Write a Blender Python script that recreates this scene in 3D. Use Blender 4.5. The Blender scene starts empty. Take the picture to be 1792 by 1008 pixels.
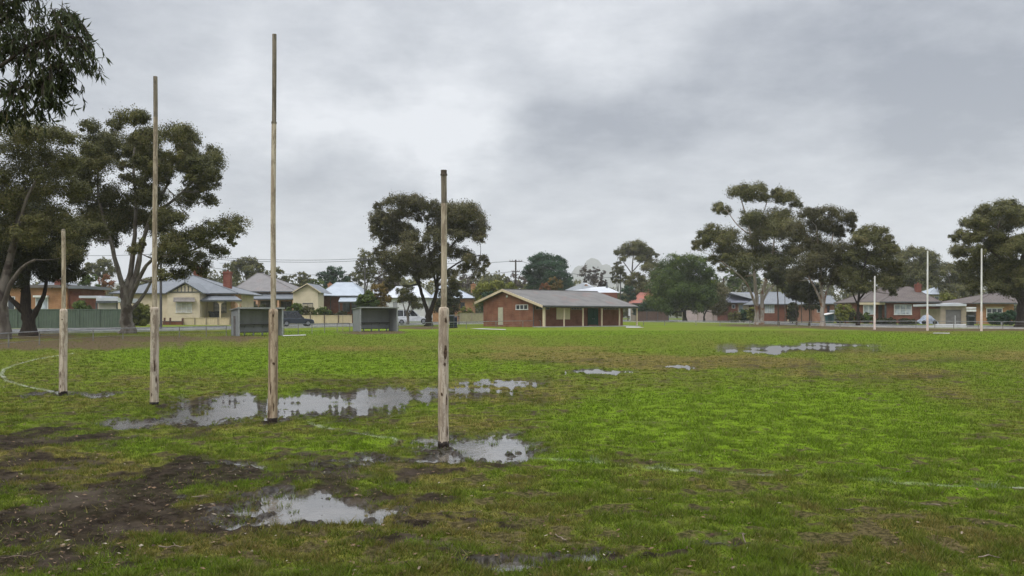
import bpy, bmesh, math, random
import numpy as np
from mathutils import Vector, Matrix

# ------------------------------------------------------------------ scene frame
F, CX, HY, H = 1500.0, 896.0, 553.0, 1.4      # focal length in photo pixels, centre, horizon row, eye height
K = F * H
D2 = bpy.data
scn = D2.scenes[0]
col = scn.collection
R = math.radians

def YB(py):                       # depth of a ground point seen at photo row py
    return K / (py - HY)
def W(px, py, Y, dy=0.0):         # point at depth Y
    return Vector(((px - CX) / F * Y, Y + dy, H + (HY - py) / F * Y))
def G(px, py):                    # ground point
    Y = YB(py)
    return Vector(((px - CX) / F * Y, Y, 0.0))
def ZP(py, Y):
    return H + (HY - py) / F * Y
def XP(px, Y):
    return (px - CX) / F * Y

# ------------------------------------------------------------------ tagging
def tag(o, label=None, cat=None, group=None, kind=None):
    if label: o['label'] = label
    if cat: o['category'] = cat
    if group: o['group'] = group
    if kind: o['kind'] = kind
    return o
def thing(name, loc, label, cat, group=None):
    o = D2.objects.new(name, None)
    col.objects.link(o)
    o.location = loc
    o.empty_display_size = 0.2
    return tag(o, label, cat, group)
def worldloc(p):
    v = Vector((0, 0, 0))
    while p is not None:
        v += p.location
        p = p.parent
    return v

# ------------------------------------------------------------------ mesh building
class MB:
    def __init__(s, M=None):
        s.v, s.f, s.sm, s.M = [], [], [], M or Matrix.Identity(4)
    def add(s, vs, fs, smooth=False):
        b = len(s.v)
        s.v += [s.M @ Vector(p) for p in vs]
        for f in fs:
            s.f.append([b + i for i in f]); s.sm.append(smooth)
        return s
    def box(s, x0, x1, y0, y1, z0, z1):
        return s.add([(x0,y0,z0),(x1,y0,z0),(x1,y1,z0),(x0,y1,z0),(x0,y0,z1),(x1,y0,z1),(x1,y1,z1),(x0,y1,z1)],
                     [(0,3,2,1),(4,5,6,7),(0,1,5,4),(1,2,6,5),(2,3,7,6),(3,0,4,7)])
    def px(s, x0, y0, x1, y1, Y, d=0.2, fwd=0.0):   # box whose front face fills a photo rectangle at depth Y
        return s.box(XP(x0,Y), XP(x1,Y), Y-fwd, Y+d, ZP(y1,Y), ZP(y0,Y))
    def prism(s, poly, d):                           # planar polygon (3d points) pushed along vector d
        n = len(poly); d = Vector(d)
        a = [Vector(p) for p in poly]; b = [p + d for p in a]
        return s.add(a + b, [tuple(range(n)), tuple(range(2*n-1, n-1, -1))] +
                     [(i, i+n, (i+1) % n + n, (i+1) % n) for i in range(n)])
    def tube(s, pts, rads, n=8, cap=True, jit=0.0, rng=None):
        pts = [Vector(p) for p in pts]
        if not hasattr(rads, '__len__'): rads = [rads]*len(pts)
        vs, fs, up = [], [], None
        for i, p in enumerate(pts):
            t = (pts[min(i+1, len(pts)-1)] - pts[max(i-1, 0)])
            t = t.normalized() if t.length > 1e-9 else Vector((0,0,1))
            if up is None:
                up = Vector((1,0,0)) if abs(t.x) < .9 else Vector((0,1,0))
            a = (up - t*up.dot(t)).normalized(); up = a
            b = t.cross(a)
            for k in range(n):
                th = 2*math.pi*k/n
                r = rads[i]*(1 + (rng.uniform(-jit, jit) if jit else 0))
                vs.append(p + (a*math.cos(th) + b*math.sin(th))*r)
        for i in range(len(pts)-1):
            for k in range(n):
                fs.append((i*n+k, i*n+(k+1) % n, (i+1)*n+(k+1) % n, (i+1)*n+k))
        s.add(vs, fs, True)
        if cap:
            s.add([vs[k] for k in range(n)], [tuple(range(n-1, -1, -1))])
            s.add([vs[(len(pts)-1)*n+k] for k in range(n)], [tuple(range(n))])
        return s
    def bar(s, a, b, w, h=None):                     # rectangular bar between two points
        a, b = Vector(a), Vector(b); h = h or w
        t = (b-a).normalized(); u = Vector((0,0,1)) if abs(t.z) < .95 else Vector((0,1,0))
        p = t.cross(u).normalized(); q = p.cross(t)
        o = [p*w/2+q*h/2, -p*w/2+q*h/2, -p*w/2-q*h/2, p*w/2-q*h/2]
        return s.add([a+x for x in o]+[b+x for x in o], [(0,1,2,3),(7,6,5,4),(0,4,5,1),(1,5,6,2),(2,6,7,3),(3,7,4,0)])
    def build(s, name, m, parent=None, label=None, bevel=0.0):
        me = D2.meshes.new(name)
        off = worldloc(parent) if parent is not None else Vector((0,0,0))
        me.from_pydata([tuple(v-off) for v in s.v], [], s.f)
        me.validate(verbose=False)
        if len(me.polygons) == len(s.sm):
            me.polygons.foreach_set('use_smooth', s.sm)
        bm = bmesh.new(); bm.from_mesh(me); bmesh.ops.recalc_face_normals(bm, faces=bm.faces); bm.to_mesh(me); bm.free()
        me.materials.append(m)
        o = D2.objects.new(name, me); col.objects.link(o)
        if parent is not None: o.parent = parent
        if label: o['label'] = label
        if bevel:
            md = o.modifiers.new('bevel', 'BEVEL'); md.width = bevel; md.segments = 2; md.limit_method = 'ANGLE'
        return o

def np_mesh(name, v, f, m, parent=None, attrs=None, dom='FACE', smooth=False):
    me = D2.meshes.new(name)
    v = np.asarray(v, np.float32); f = np.asarray(f, np.int32)
    if parent is not None:
        v = v - np.array(worldloc(parent), np.float32)
    n, k = f.shape
    me.vertices.add(len(v)); me.vertices.foreach_set('co', v.ravel())
    me.loops.add(n*k); me.loops.foreach_set('vertex_index', f.ravel())
    me.polygons.add(n); me.polygons.foreach_set('loop_start', np.arange(0, n*k, k, dtype=np.int32))
    if smooth: me.polygons.foreach_set('use_smooth', np.ones(n, bool))
    me.update(calc_edges=True)
    for kx, a in (attrs or {}).items():
        at = me.attributes.new(kx, 'FLOAT', dom); at.data.foreach_set('value', np.asarray(a, np.float32))
    me.materials.append(m)
    o = D2.objects.new(name, me); col.objects.link(o)
    if parent is not None: o.parent = parent
    return o

# ------------------------------------------------------------------ numpy noise
def _h(ix, iy, s):
    h = (ix*374761393 + iy*668265263 + s*1442695041) & 0xffffffff
    h = ((h ^ (h >> 13))*1274126177) & 0xffffffff
    h = ((h ^ (h >> 16))*2246822519) & 0xffffffff
    return ((h ^ (h >> 15)) & 0xffffff)/float(0xffffff)
def vn(x, y, s=0):
    fx, fy = np.floor(x), np.floor(y)
    ix, iy = fx.astype(np.int64), fy.astype(np.int64)
    u, w = x-fx, y-fy
    u = u*u*(3-2*u); w = w*w*(3-2*w)
    a, b, c, d = _h(ix,iy,s), _h(ix+1,iy,s), _h(ix,iy+1,s), _h(ix+1,iy+1,s)
    return (a*(1-u)+b*u)*(1-w) + (c*(1-u)+d*u)*w
def fbm(x, y, o=4, s=0):
    t, a, n = 0, .5, 0
    for i in range(o):
        t = t + a*vn(x*2**i, y*2**i, s+i*17); n += a; a *= .5
    return t/n
def sstep(a, b, x):
    t = np.clip((x-a)/(b-a), 0, 1)
    return t*t*(3-2*t)

# ------------------------------------------------------------------ materials
def _mat(name):
    m = D2.materials.new(name); m.use_nodes = True
    nt = m.node_tree; b = nt.nodes['Principled BSDF']
    return m, nt, b
def N(nt, t, **kw):
    n = nt.nodes.new(t)
    for k, v in kw.items():
        if k == 'ins':
            for i, x in v.items():
                n.inputs[i].default_value = x
        else: setattr(n, k, v)
    return n
def mix(nt, fac, a, b):
    n = N(nt, 'ShaderNodeMix', data_type='RGBA')
    for sck, x in ((n.inputs[0], fac), (n.inputs[6], a), (n.inputs[7], b)):
        if hasattr(x, 'is_output'): nt.links.new(x, sck)
        elif isinstance(x, (tuple, list)): sck.default_value = (*x[:3], 1)
        else: sck.default_value = x
    return n.outputs[2]
def posn(nt, scale=(1,1,1)):
    g = N(nt, 'ShaderNodeNewGeometry'); mp = N(nt, 'ShaderNodeMapping')
    mp.inputs['Scale'].default_value = scale
    nt.links.new(g.outputs['Position'], mp.inputs['Vector'])
    return mp.outputs[0]
def noise(nt, scale, detail=4, vec=None, rough=.55, stretch=(1,1,1)):
    n = N(nt, 'ShaderNodeTexNoise'); n.inputs['Scale'].default_value = scale
    n.inputs['Detail'].default_value = detail; n.inputs['Roughness'].default_value = rough
    nt.links.new(vec if vec is not None else posn(nt, stretch), n.inputs['Vector'])
    return n.outputs[0]
def ramp(nt, src, lo, hi):
    n = N(nt, 'ShaderNodeMapRange', interpolation_type='SMOOTHSTEP')
    n.inputs[1].default_value = lo; n.inputs[2].default_value = hi
    nt.links.new(src, n.inputs[0])
    return n.outputs[0]
def math_(nt, op, a, b=None):
    n = N(nt, 'ShaderNodeMath', operation=op)
    for i, x in enumerate((a, b)):
        if x is None: continue
        if hasattr(x, 'is_output'): nt.links.new(x, n.inputs[i])
        else: n.inputs[i].default_value = x
    return n.outputs[0]
def bump(nt, b, src, strength=.3, dist=.02):
    n = N(nt, 'ShaderNodeBump'); n.inputs['Strength'].default_value = strength; n.inputs['Distance'].default_value = dist
    nt.links.new(src, n.inputs['Height']); nt.links.new(n.outputs[0], b.inputs['Normal'])
def attr(nt, name):
    n = N(nt, 'ShaderNodeAttribute'); n.attribute_name = name
    return n.outputs['Fac']
def M_(name, c, c2=None, scale=3.0, rough=.8, metal=0.0, lo=.35, hi=.65, stretch=(1,1,1), bmp=0.0, spec=.22, c3=None, scale3=.5):
    m, nt, b = _mat(name)
    if c2 is None: c2 = tuple(x*.75 for x in c)
    n1 = noise(nt, scale, 5, stretch=stretch)
    cc = mix(nt, ramp(nt, n1, lo, hi), c, c2)
    if c3 is not None:
        cc = mix(nt, ramp(nt, noise(nt, scale3, 4), .52, .66), cc, c3)
    nt.links.new(cc, b.inputs['Base Color'])
    b.inputs['Roughness'].default_value = rough; b.inputs['Metallic'].default_value = metal
    b.inputs['Specular IOR Level'].default_value = spec
    if bmp: bump(nt, b, n1, bmp, .03)
    return m
def M_brick(name, c, c2, mortar, sc=1.0):
    m, nt, b = _mat(name)
    g = N(nt, 'ShaderNodeNewGeometry'); sp = N(nt, 'ShaderNodeSeparateXYZ'); cb = N(nt, 'ShaderNodeCombineXYZ')
    nt.links.new(g.outputs['Position'], sp.inputs[0])
    nt.links.new(math_(nt, 'ADD', sp.outputs[0], sp.outputs[1]), cb.inputs[0]); nt.links.new(sp.outputs[2], cb.inputs[1])
    br = N(nt, 'ShaderNodeTexBrick'); br.inputs['Scale'].default_value = sc
    br.inputs['Brick Width'].default_value = .34; br.inputs['Row Height'].default_value = .12; br.inputs['Mortar Size'].default_value = .012
    br.inputs['Color1'].default_value = (*c, 1); br.inputs['Color2'].default_value = (*c2, 1); br.inputs['Mortar'].default_value = (*mortar, 1)
    nt.links.new(cb.outputs[0], br.inputs['Vector'])
    cc = mix(nt, ramp(nt, noise(nt, .9, 6), .4, .75), br.outputs[0], tuple(x*.6 for x in c))
    nt.links.new(cc, b.inputs['Base Color']); b.inputs['Roughness'].default_value = .85; b.inputs['Specular IOR Level'].default_value = .15
    return m
def M_roof(name, c, c2, sx=0.0, sy=0.0, rough=.6, c3=None, freq=3.0):   # sheet or tile roof: pressed ribs as bump, patchy wear
    m, nt, b = _mat(name)
    cc = mix(nt, ramp(nt, noise(nt, .7, 6, rough=.65), .35, .7), c, c2)
    if c3: cc = mix(nt, ramp(nt, noise(nt, .45, 5), .55, .68), cc, c3)
    w = N(nt, 'ShaderNodeTexWave', wave_type='BANDS', bands_direction='X'); w.inputs['Scale'].default_value = freq
    w.inputs['Distortion'].default_value = .4
    nt.links.new(posn(nt, (sx or 1, sy or 1, .001)), w.inputs['Vector'])
    cc = mix(nt, math_(nt, 'MULTIPLY', w.outputs['Fac'], .22), cc, tuple(x*.6 for x in c))
    nt.links.new(cc, b.inputs['Base Color']); b.inputs['Roughness'].default_value = rough
    bump(nt, b, w.outputs['Fac'], .5, .04)
    return m
def M_leaf(name, dark, light, tip, transl=.14):
    m, nt, b = _mat(name)
    r = attr(nt, 'rnd')
    cc = mix(nt, ramp(nt, r, .1, .75), dark, light)
    cc = mix(nt, ramp(nt, r, .82, 1.0), cc, tip)
    nt.links.new(cc, b.inputs['Base Color']); b.inputs['Roughness'].default_value = .5
    b.inputs['Specular IOR Level'].default_value = .12
    t = N(nt, 'ShaderNodeBsdfTranslucent'); nt.links.new(cc, t.inputs['Color'])
    ms = N(nt, 'ShaderNodeMixShader'); ms.inputs[0].default_value = transl
    nt.links.new(b.outputs[0], ms.inputs[1]); nt.links.new(t.outputs[0], ms.inputs[2])
    nt.links.new(ms.outputs[0], nt.nodes['Material Output'].inputs['Surface'])
    return m
def M_glass(name, c=(.03,.035,.04), rough=.08):
    m, nt, b = _mat(name)
    cc = mix(nt, ramp(nt, noise(nt, .8, 3), .4, .6), c, tuple(x*1.8 for x in c))
    nt.links.new(cc, b.inputs['Base Color']); b.inputs['Roughness'].default_value = rough
    b.inputs['Specular IOR Level'].default_value = .7
    return m
HAZE = .00020
SKYK = 9.0
ZEN = 3.8
EXPO = 0.25
DENOISE = True
BLOBS = [(790,205,120,100,.42),(650,252,190,80,.34),(620,150,260,120,.08),(1060,245,170,85,-.30),(1250,195,430,110,-.20),(1700,110,280,220,-.44),(1480,60,260,120,-.10),(250,60,300,120,-.12),(1020,60,200,90,.16),(1130,262,110,34,.16),
         (560,315,190,50,-.20),(450,340,200,60,-.06),(1020,300,80,30,-.14),(890,300,80,50,.20),(1150,335,170,50,.08),(1000,410,600,110,-.10),(1650,290,220,80,-.04),(330,220,160,120,.05),(150,30,260,80,.02),(450,160,140,60,.12)]
# ------------------------------------------------------------------ ground: where it is wet, muddy, lush or dry
PUD = [(440,725,90,11),(520,713,120,11),(610,703,120,9),(690,694,100,9),(770,684,90,6.5),(350,736,80,7),(860,672,70,4.5),(265,744,80,6),(880,667,50,3),(560,700,170,8),
       (735,778,40,8),(850,782,70,15),(815,803,60,8),(900,792,30,9),(870,768,34,7),
       (530,897,115,17),(430,908,70,9),(600,885,40,9),(650,912,34,8),
       (1030,985,40,16),(890,1000,60,8),(1240,945,40,7),(985,1002,60,8),(700,806,70,5),(640,818,50,4),(700,852,30,4),
       (1390,610,90,4.6),(1450,604.5,60,2.8),(1325,616.5,50,3.0),(1048,651,60,3.2),(1182,641,36,2.6),
       (130,690,60,2.6),(170,690,40,1.8),(455,826,50,5),(330,800,40,4)]
MUD = [(1390,611,115,7.5),(1450,604.5,70,4),(1048,651,60,4),(480,716,240,25),(680,692,210,14),(310,743,150,11),(120,768,150,13),(30,778,110,12),
       (840,786,120,30),(720,808,110,14),(610,820,100,10),
       (520,896,190,30),(400,905,150,30),(80,930,230,64),(180,905,200,46),(300,925,180,40),(40,985,130,36),
       (330,835,150,28),(430,835,110,24),(260,870,110,26),
       (130,690,90,5),(111,691,18,4),(270,712,20,5),(477,741,24,7),(776,783,30,10),
       (1030,988,90,28),(890,998,120,18),(1240,950,90,16),(1150,985,60,12),(830,905,80,8),(700,930,60,8)]
MUD2 = [(860,668,140,9),(1390,611,120,8),(1048,651,90,6),(1182,641,80,6),(1000,660,90,4),(760,690,60,14),(1320,645,170,6),(1250,632,120,4),(1000,632,90,4),(1230,668,60,3),(930,700,80,6),(900,720,60,6),(1120,900,40,8),(1230,880,60,7),(1560,660,150,6),(1650,632,120,4),(620,668,300,6)]
LUSH = [(400,628,330,22,.75),(330,648,260,14,.4),(620,640,150,16,.5),(250,612,250,8,.4),(820,582,500,7,.7),(1250,745,330,70,.95),(1500,745,300,70,.7),
        (1080,700,160,26,.45),(1640,590,250,7,.45),(1650,830,240,70,.45),(1010,830,90,50,.35),(560,780,160,24,.4),(240,690,160,12,.3),(300,785,200,16,.35),(1400,690,200,20,.35),(640,862,60,30,.4),(1350,925,160,36,.3),(880,640,160,16,.35)]
DRY = [(860,690,230,24,.6),(1230,636,300,13,.95),(960,624,330,10,.5),(1690,624,200,13,.5),(700,668,420,9,.3),(110,828,240,54,.8),(520,930,420,70,.5),(820,835,200,36,.45),(1560,965,300,60,.3),
       (1560,655,260,12,.35),(850,920,220,60,.35),(760,745,160,24,.25),(1400,850,280,20,.3),(700,610,600,6,.3)]
LINE = [[(128,619.5),(110,622),(67,629),(33,638),(7,648),(2,657),(13,669),(43,677),(77,685),(118,692)],
        [(540,744),(600,757),(650,766),(700,774)], [(930,806),(1010,812),(1110,819),(1230,827),(1330,834),(1450,840),(1560,848),(1680,855),(1800,862)]]
DIRT = [(60,604,330,12),(250,594,230,8),(420,592,90,3.5),(655,582,90,3.5),(740,574,70,3),(1330,570,90,3.2),(1440,573,110,3.2),(1520,575,120,3.4),(1660,578,140,2.6),(1790,577,80,4),(70,589,110,7)]

def proj(X, Y):
    return X/Y*F + CX, HY + K/Y
def ell(px, py, L):
    m = np.full(px.shape, -9.0)
    for e in L:
        m = np.maximum(m, 1-np.sqrt(((px-e[0])/e[2])**2+((py-e[1])/e[3])**2))
    return m
def fields(X, Y):
    px, py = proj(X, Y)
    sc = (py-HY)/150.0
    fr = np.clip(12.0/Y, .12, 1.0)
    n1 = fbm(X*1.3*fr**.5+7, Y*1.3*fr**.5, 4, 3)-.5
    n2 = fbm(X*4.3*fr, Y*2.6*fr, 4, 11)-.5
    n3 = fbm(X*1.9*fr-5, Y*1.9*fr+9, 4, 23)-.5
    wx, wy = px + n1*90*np.clip(sc, .3, 1.5), py + n3*26*sc
    P = ell(wx, wy, PUD)*.9 + .17*sstep(40, 20, Y) + n2*1.25 + (fbm(X*11*fr, Y*7*fr, 3, 61)-.5)*1.15 + (fbm(X*24*fr, Y*13*fr, 2, 67)-.5)*.95
    Mu = ell(wx, wy, MUD)*1.05 + n2*1.25 + n1*.4
    Mu2 = ell(wx, wy, MUD2)*.8 + (fbm(X*3.1*fr, Y*1.5*fr, 5, 131)-.5)*2.6
    near = sstep(640, 800, py)
    bald = sstep(.60, .74, fbm(X*1.7, Y*1.7, 5, 41)) * near * sstep(1500, 700, px)
    mud = np.maximum(np.maximum(sstep(-.38, .50, Mu + (fbm(X*7, Y*7, 3, 211)-.5)*.7)*.97, bald*.95), .5*sstep(.0, .7, Mu2))
    tone = np.full(px.shape, .53)
    for e in LUSH:
        q = 1-np.sqrt(((wx-e[0])/e[2])**2+((py+n3*14*sc-e[1])/e[3])**2)
        tone += np.clip(q*1.3, 0, .6)*e[4]
    for e in DRY:
        q = 1-np.sqrt(((wx-e[0])/e[2])**2+((py+n3*14*sc-e[1])/e[3])**2)
        tone -= np.clip(q*1.3, 0, .6)*e[4]
    tone += (fbm(X*.9*fr**.7, Y*.55*fr**.7, 4, 71)-.5)*.75 + n2*.25*np.clip(sc*2, .4, 1)
    line = np.zeros(px.shape)
    for pl, k in zip(LINE, (.36, .22, .26)):
        d = np.full(px.shape, 9e9)
        for (ax, ay), (bx, by) in zip(pl, pl[1:]):
            A, B = G(ax, ay), G(bx, by)
            vx, vy = B.x-A.x, B.y-A.y
            t = np.clip(((X-A.x)*vx+(Y-A.y)*vy)/(vx*vx+vy*vy), 0, 1)
            d = np.minimum(d, np.hypot(X-A.x-t*vx, Y-A.y-t*vy))
        wd = .034
        line = np.maximum(line, k*sstep(wd*1.7, wd*.6, d+ (n2)*.06)*sstep(-.3, .15, n2+n3*.6+(.16 if k > .3 else -.02)))
    dirt = sstep(-.1, .5, ell(px + n1*60, py + n3*5*np.clip(sc*3,.4,1), DIRT) + n2*.8)
    bumps = (fbm(X*2.1, Y*2.1, 3, 5)-.5)*.034 + (fbm(X*9, Y*9, 3, 6)-.5)*.03
    bumps = bumps*sstep(60, 20, Y) + (fbm(X*15, Y*12, 3, 8)-.5)*.034*mud*sstep(40, 12, Y)
    z = .022 + bumps*1.15 - .044*sstep(-.15, .55, P)*sstep(300, 60, Y)
    wet = sstep(-.45, .15, P)
    cl = fbm(X*6.5, Y*6.5, 3, 91); c2 = fbm(X*1.6, Y*1.6, 3, 97)
    cov = sstep(.34, .49, cl + .2*(c2-.5) + .25*(tone-.4))
    cov = 1-(1-cov)*sstep(45, 14, Y)
    return dict(P=P, mud=mud, tone=np.clip(tone, 0, 1), line=line, dirt=dirt, z=z, wet=wet, cov=cov, cl=cl)

def ground_material():
    m, nt, b = _mat('turf_and_mud')
    mud, tone, line, dirt, wet = (attr(nt, k) for k in ('mud', 'tone', 'line', 'dirt', 'wet'))
    cov = attr(nt, 'cov')
    fine = noise(nt, 9, 6, rough=.7); mid = noise(nt, 1.3, 5, rough=.65); far = noise(nt, .32, 5, rough=.6, stretch=(.5,1,1))
    t2 = math_(nt, 'ADD', tone, math_(nt, 'MULTIPLY', math_(nt, 'SUBTRACT', far, .5), .5))
    g = mix(nt, ramp(nt, t2, .12, .55), C_DRY, C_MID)
    g = mix(nt, ramp(nt, t2, .5, .95), g, C_LUSH)
    g = mix(nt, math_(nt, 'MULTIPLY', ramp(nt, fine, .45, .75), .6), g, (.045,.05,.014))
    g = mix(nt, math_(nt, 'MULTIPLY', ramp(nt, mid, .5, .75), .4), g, (.085,.075,.028))
    soil = mix(nt, ramp(nt, fine, .35, .7), (.012,.009,.0066), (.044,.033,.024))
    soil = mix(nt, math_(nt, 'MULTIPLY', ramp(nt, mid, .5, .7), .6), soil, (.085,.066,.053))
    d = mix(nt, ramp(nt, fine, .4, .65), (.07,.05,.028), (.13,.095,.055))
    c = mix(nt, math_(nt, 'MULTIPLY', dirt, 1.0), g, d)
    thatch = mix(nt, ramp(nt, noise(nt, 26, 5, rough=.75), .40, .62), (.018,.014,.008), (.105,.082,.040))
    c = mix(nt, math_(nt, 'MULTIPLY', math_(nt, 'SUBTRACT', 1.0, cov), .9), c, thatch)
    c = mix(nt, mud, c, soil)
    c = mix(nt, line, c, (.62,.63,.58))
    nt.links.new(c, b.inputs['Base Color'])
    wet = math_(nt, 'MULTIPLY', wet, ramp(nt, noise(nt, 16, 5, rough=.75), .34, .60))
    ro = math_(nt, 'SUBTRACT', .95, math_(nt, 'MULTIPLY', math_(nt, 'MULTIPLY', mud, wet), .58))
    nt.links.new(ro, b.inputs['Roughness']); nt.links.new(math_(nt, 'ADD', .03, math_(nt, 'MULTIPLY', math_(nt, 'MULTIPLY', mud, wet), .42)), b.inputs['Specular IOR Level'])
    bump(nt, b, fine, .6, .03)
    return m
C_DRY, C_MID, C_LUSH = (.180,.150,.040), (.126,.162,.018), (.132,.204,.012)
MG = ground_material()
u = np.concatenate([np.arange(1050, 470, -7.0), np.arange(470, 110, -.8), np.arange(110, 40, -.7), np.arange(40, 12, -.5), np.arange(12, 1.9, -.35), [1.83]])
pxs = np.concatenate([np.arange(-1500, -80, 30.0), np.arange(-80, 1876, 1.9), np.arange(1880, 3330, 30.0)])
PX, U = np.meshgrid(pxs, u)
YY = K/U; XX = np.clip((PX-CX)/F*YY, -1050, 1050)
fl = fields(XX, YY)
nr, nc = XX.shape
idx = np.arange(nr*nc).reshape(nr, nc)
quads = np.stack([idx[:-1,:-1].ravel(), idx[:-1,1:].ravel(), idx[1:,1:].ravel(), idx[1:,:-1].ravel()], 1)
go = np_mesh('ground', np.stack([XX.ravel(), YY.ravel(), fl['z'].ravel()], 1), quads, MG,
             attrs={k: fl[k].ravel() for k in ('mud','tone','line','dirt','wet','cov')}, dom='POINT', smooth=True)
tag(go, 'muddy green turf of the wet sports oval', kind='structure')
del fl, XX, YY, PX, U, quads, idx
mb = MB(); mb.box(-3450, 3450, -180, 4950, -.6, -.3)
tag(mb.build('terrain', M_('terrain_soil', (.06,.07,.025), (.08,.06,.03), .3)), 'flat grassy land under and around the oval', kind='structure')

# standing water: one level sheet for each puddle, the turf dips below it
mw, nt, b = _mat('rain_water')
wn = noise(nt, 14, 3)
nt.links.new(mix(nt, ramp(nt, noise(nt, 2.5, 4), .35, .65), (.05,.045,.04), (.10,.088,.075)), b.inputs['Base Color'])
b.inputs['Roughness'].default_value = .06; b.inputs['Specular IOR Level'].default_value = 1.0; b.inputs['IOR'].default_value = 1.95
bump(nt, b, wn, .3, .012)
mw.node_tree.nodes['Principled BSDF'].inputs['Roughness'].default_value = .10
mw2 = mw.copy(); mw2.name = 'wind_ruffled_water'; mw2.node_tree.nodes['Principled BSDF'].inputs['Roughness'].default_value = .34
mw3 = mw.copy(); mw3.name = 'rippled_water'; mw3.node_tree.nodes['Principled BSDF'].inputs['Roughness'].default_value = .22
def puddle(poly, label, mw=mw):
    g = MB(); g.add([tuple(G(x, y)) for x, y in poly], [tuple(range(len(poly)))])
    tag(g.build('puddle', mw), label, kind='structure')
puddle([(150,768),(420,760),(640,732),(850,708),(980,668),(980,655),(800,660),(500,678),(330,700),(160,732)], 'longest shallow puddle running behind the second tall post', mw3)
puddle([(560,830),(760,822),(960,815),(960,755),(700,760),(560,805)], 'puddle around the foot of the nearest short post')
puddle([(300,935),(720,935),(720,862),(640,842),(360,790),(280,790),(300,860)], 'puddle in the dark mud of the left foreground')
puddle([(760,1040),(1130,1040),(1330,975),(1330,925),(1180,925),(960,950)], 'puddle at the bottom edge near the camera')
puddle([(1270,627),(1380,624),(1520,608),(1520,598),(1400,602),(1270,612)], 'bright strip of water far out on the oval', mw2)
puddle([(970,660),(1120,656),(1230,646),(1230,635),(1130,637),(970,646)], 'small thin puddle in the middle of the oval', mw2)
puddle([(50,699),(230,699),(230,683),(50,683)], 'wet mud at the foot of the far left short post')

# grass blades
def blades(n, seed, u0, u1, px0, px1, power, hmul=1.0, lumps=0.0):
    rg = np.random.default_rng(seed)
    t = rg.random(n)
    U = (u0**(1-power) + t*(u1**(1-power)-u0**(1-power)))**(1/(1-power))
    PX = rg.uniform(px0, px1, n); Y = K/U; X = (PX-CX)/F*Y
    f = fields(X, Y)
    cl = f['cl']
    g = (1-f['mud'])*(1-.8*f['dirt'])*(.14+.86*f['cov'])
    g = np.maximum(g, .018*(f['z'] > .004))
    g[(f['z'] < np.where(Y > 22, .0008, .003))] = 0
    k = rg.random(n) < g
    X, Y = X[k], Y[k]; n = len(X)
    z = f['z'][k]; tone = f['tone'][k]; line = f['line'][k]; cl = cl[k]
    hgt = (.010+.020*rg.random(n))*(.16+4.4*cl**2.4)*hmul*(.8+.45*tone)
    wid = np.maximum(.0042+.0045*rg.random(n), .00062*Y)
    a = rg.uniform(0, 2*np.pi, n); le = rg.uniform(.2, 1.5, n)*hgt; b_ = rg.uniform(0, 2*np.pi, n)
    base = np.stack([X, Y, z-.004], 1)
    d = np.stack([np.cos(a), np.sin(a), 0*a], 1)*(wid/2)[:, None]
    tip = base + np.stack([np.cos(b_)*le, np.sin(b_)*le, hgt+.004], 1)
    v = np.stack([base-d, base+d, tip], 1).reshape(-1, 3)
    fc = np.arange(3*n).reshape(n, 3)
    return v, fc, dict(tone=np.clip(tone + (rg.random(n)-.5)*.3 + (fbm(X*5.2, Y*5.2, 2, 151)-.5)*.9*sstep(40, 10, Y) + (fbm(X*1.9, Y*1.9, 2, 161)-.5)*.35*sstep(40, 10, Y), 0, 1), rnd=rg.random(n), line=line*(rg.random(n) < .9))
def grass_material():
    m, nt, b = _mat('grass_blade')
    tone, rnd, line = attr(nt, 'tone'), attr(nt, 'rnd'), attr(nt, 'line')
    c = mix(nt, ramp(nt, tone, .12, .55), C_DRY, C_MID)
    c = mix(nt, ramp(nt, tone, .5, .95), c, C_LUSH)
    c = mix(nt, ramp(nt, rnd, .5, 1.0), c, (.05,.075,.012))
    c = mix(nt, ramp(nt, rnd, .12, .0), c, (.2,.17,.075))
    c = mix(nt, line, c, (.62,.63,.58))
    nt.links.new(c, b.inputs['Base Color']); b.inputs['Roughness'].default_value = .6; b.inputs['Specular IOR Level'].default_value = .12
    t = N(nt, 'ShaderNodeBsdfTranslucent'); nt.links.new(c, t.inputs['Color'])
    ms = N(nt, 'ShaderNodeMixShader'); ms.inputs[0].default_value = .3
    nt.links.new(b.outputs[0], ms.inputs[1]); nt.links.new(t.outputs[0], ms.inputs[2])
    nt.links.new(ms.outputs[0], nt.nodes['Material Output'].inputs['Surface'])
    return m
MGR = grass_material()
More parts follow.
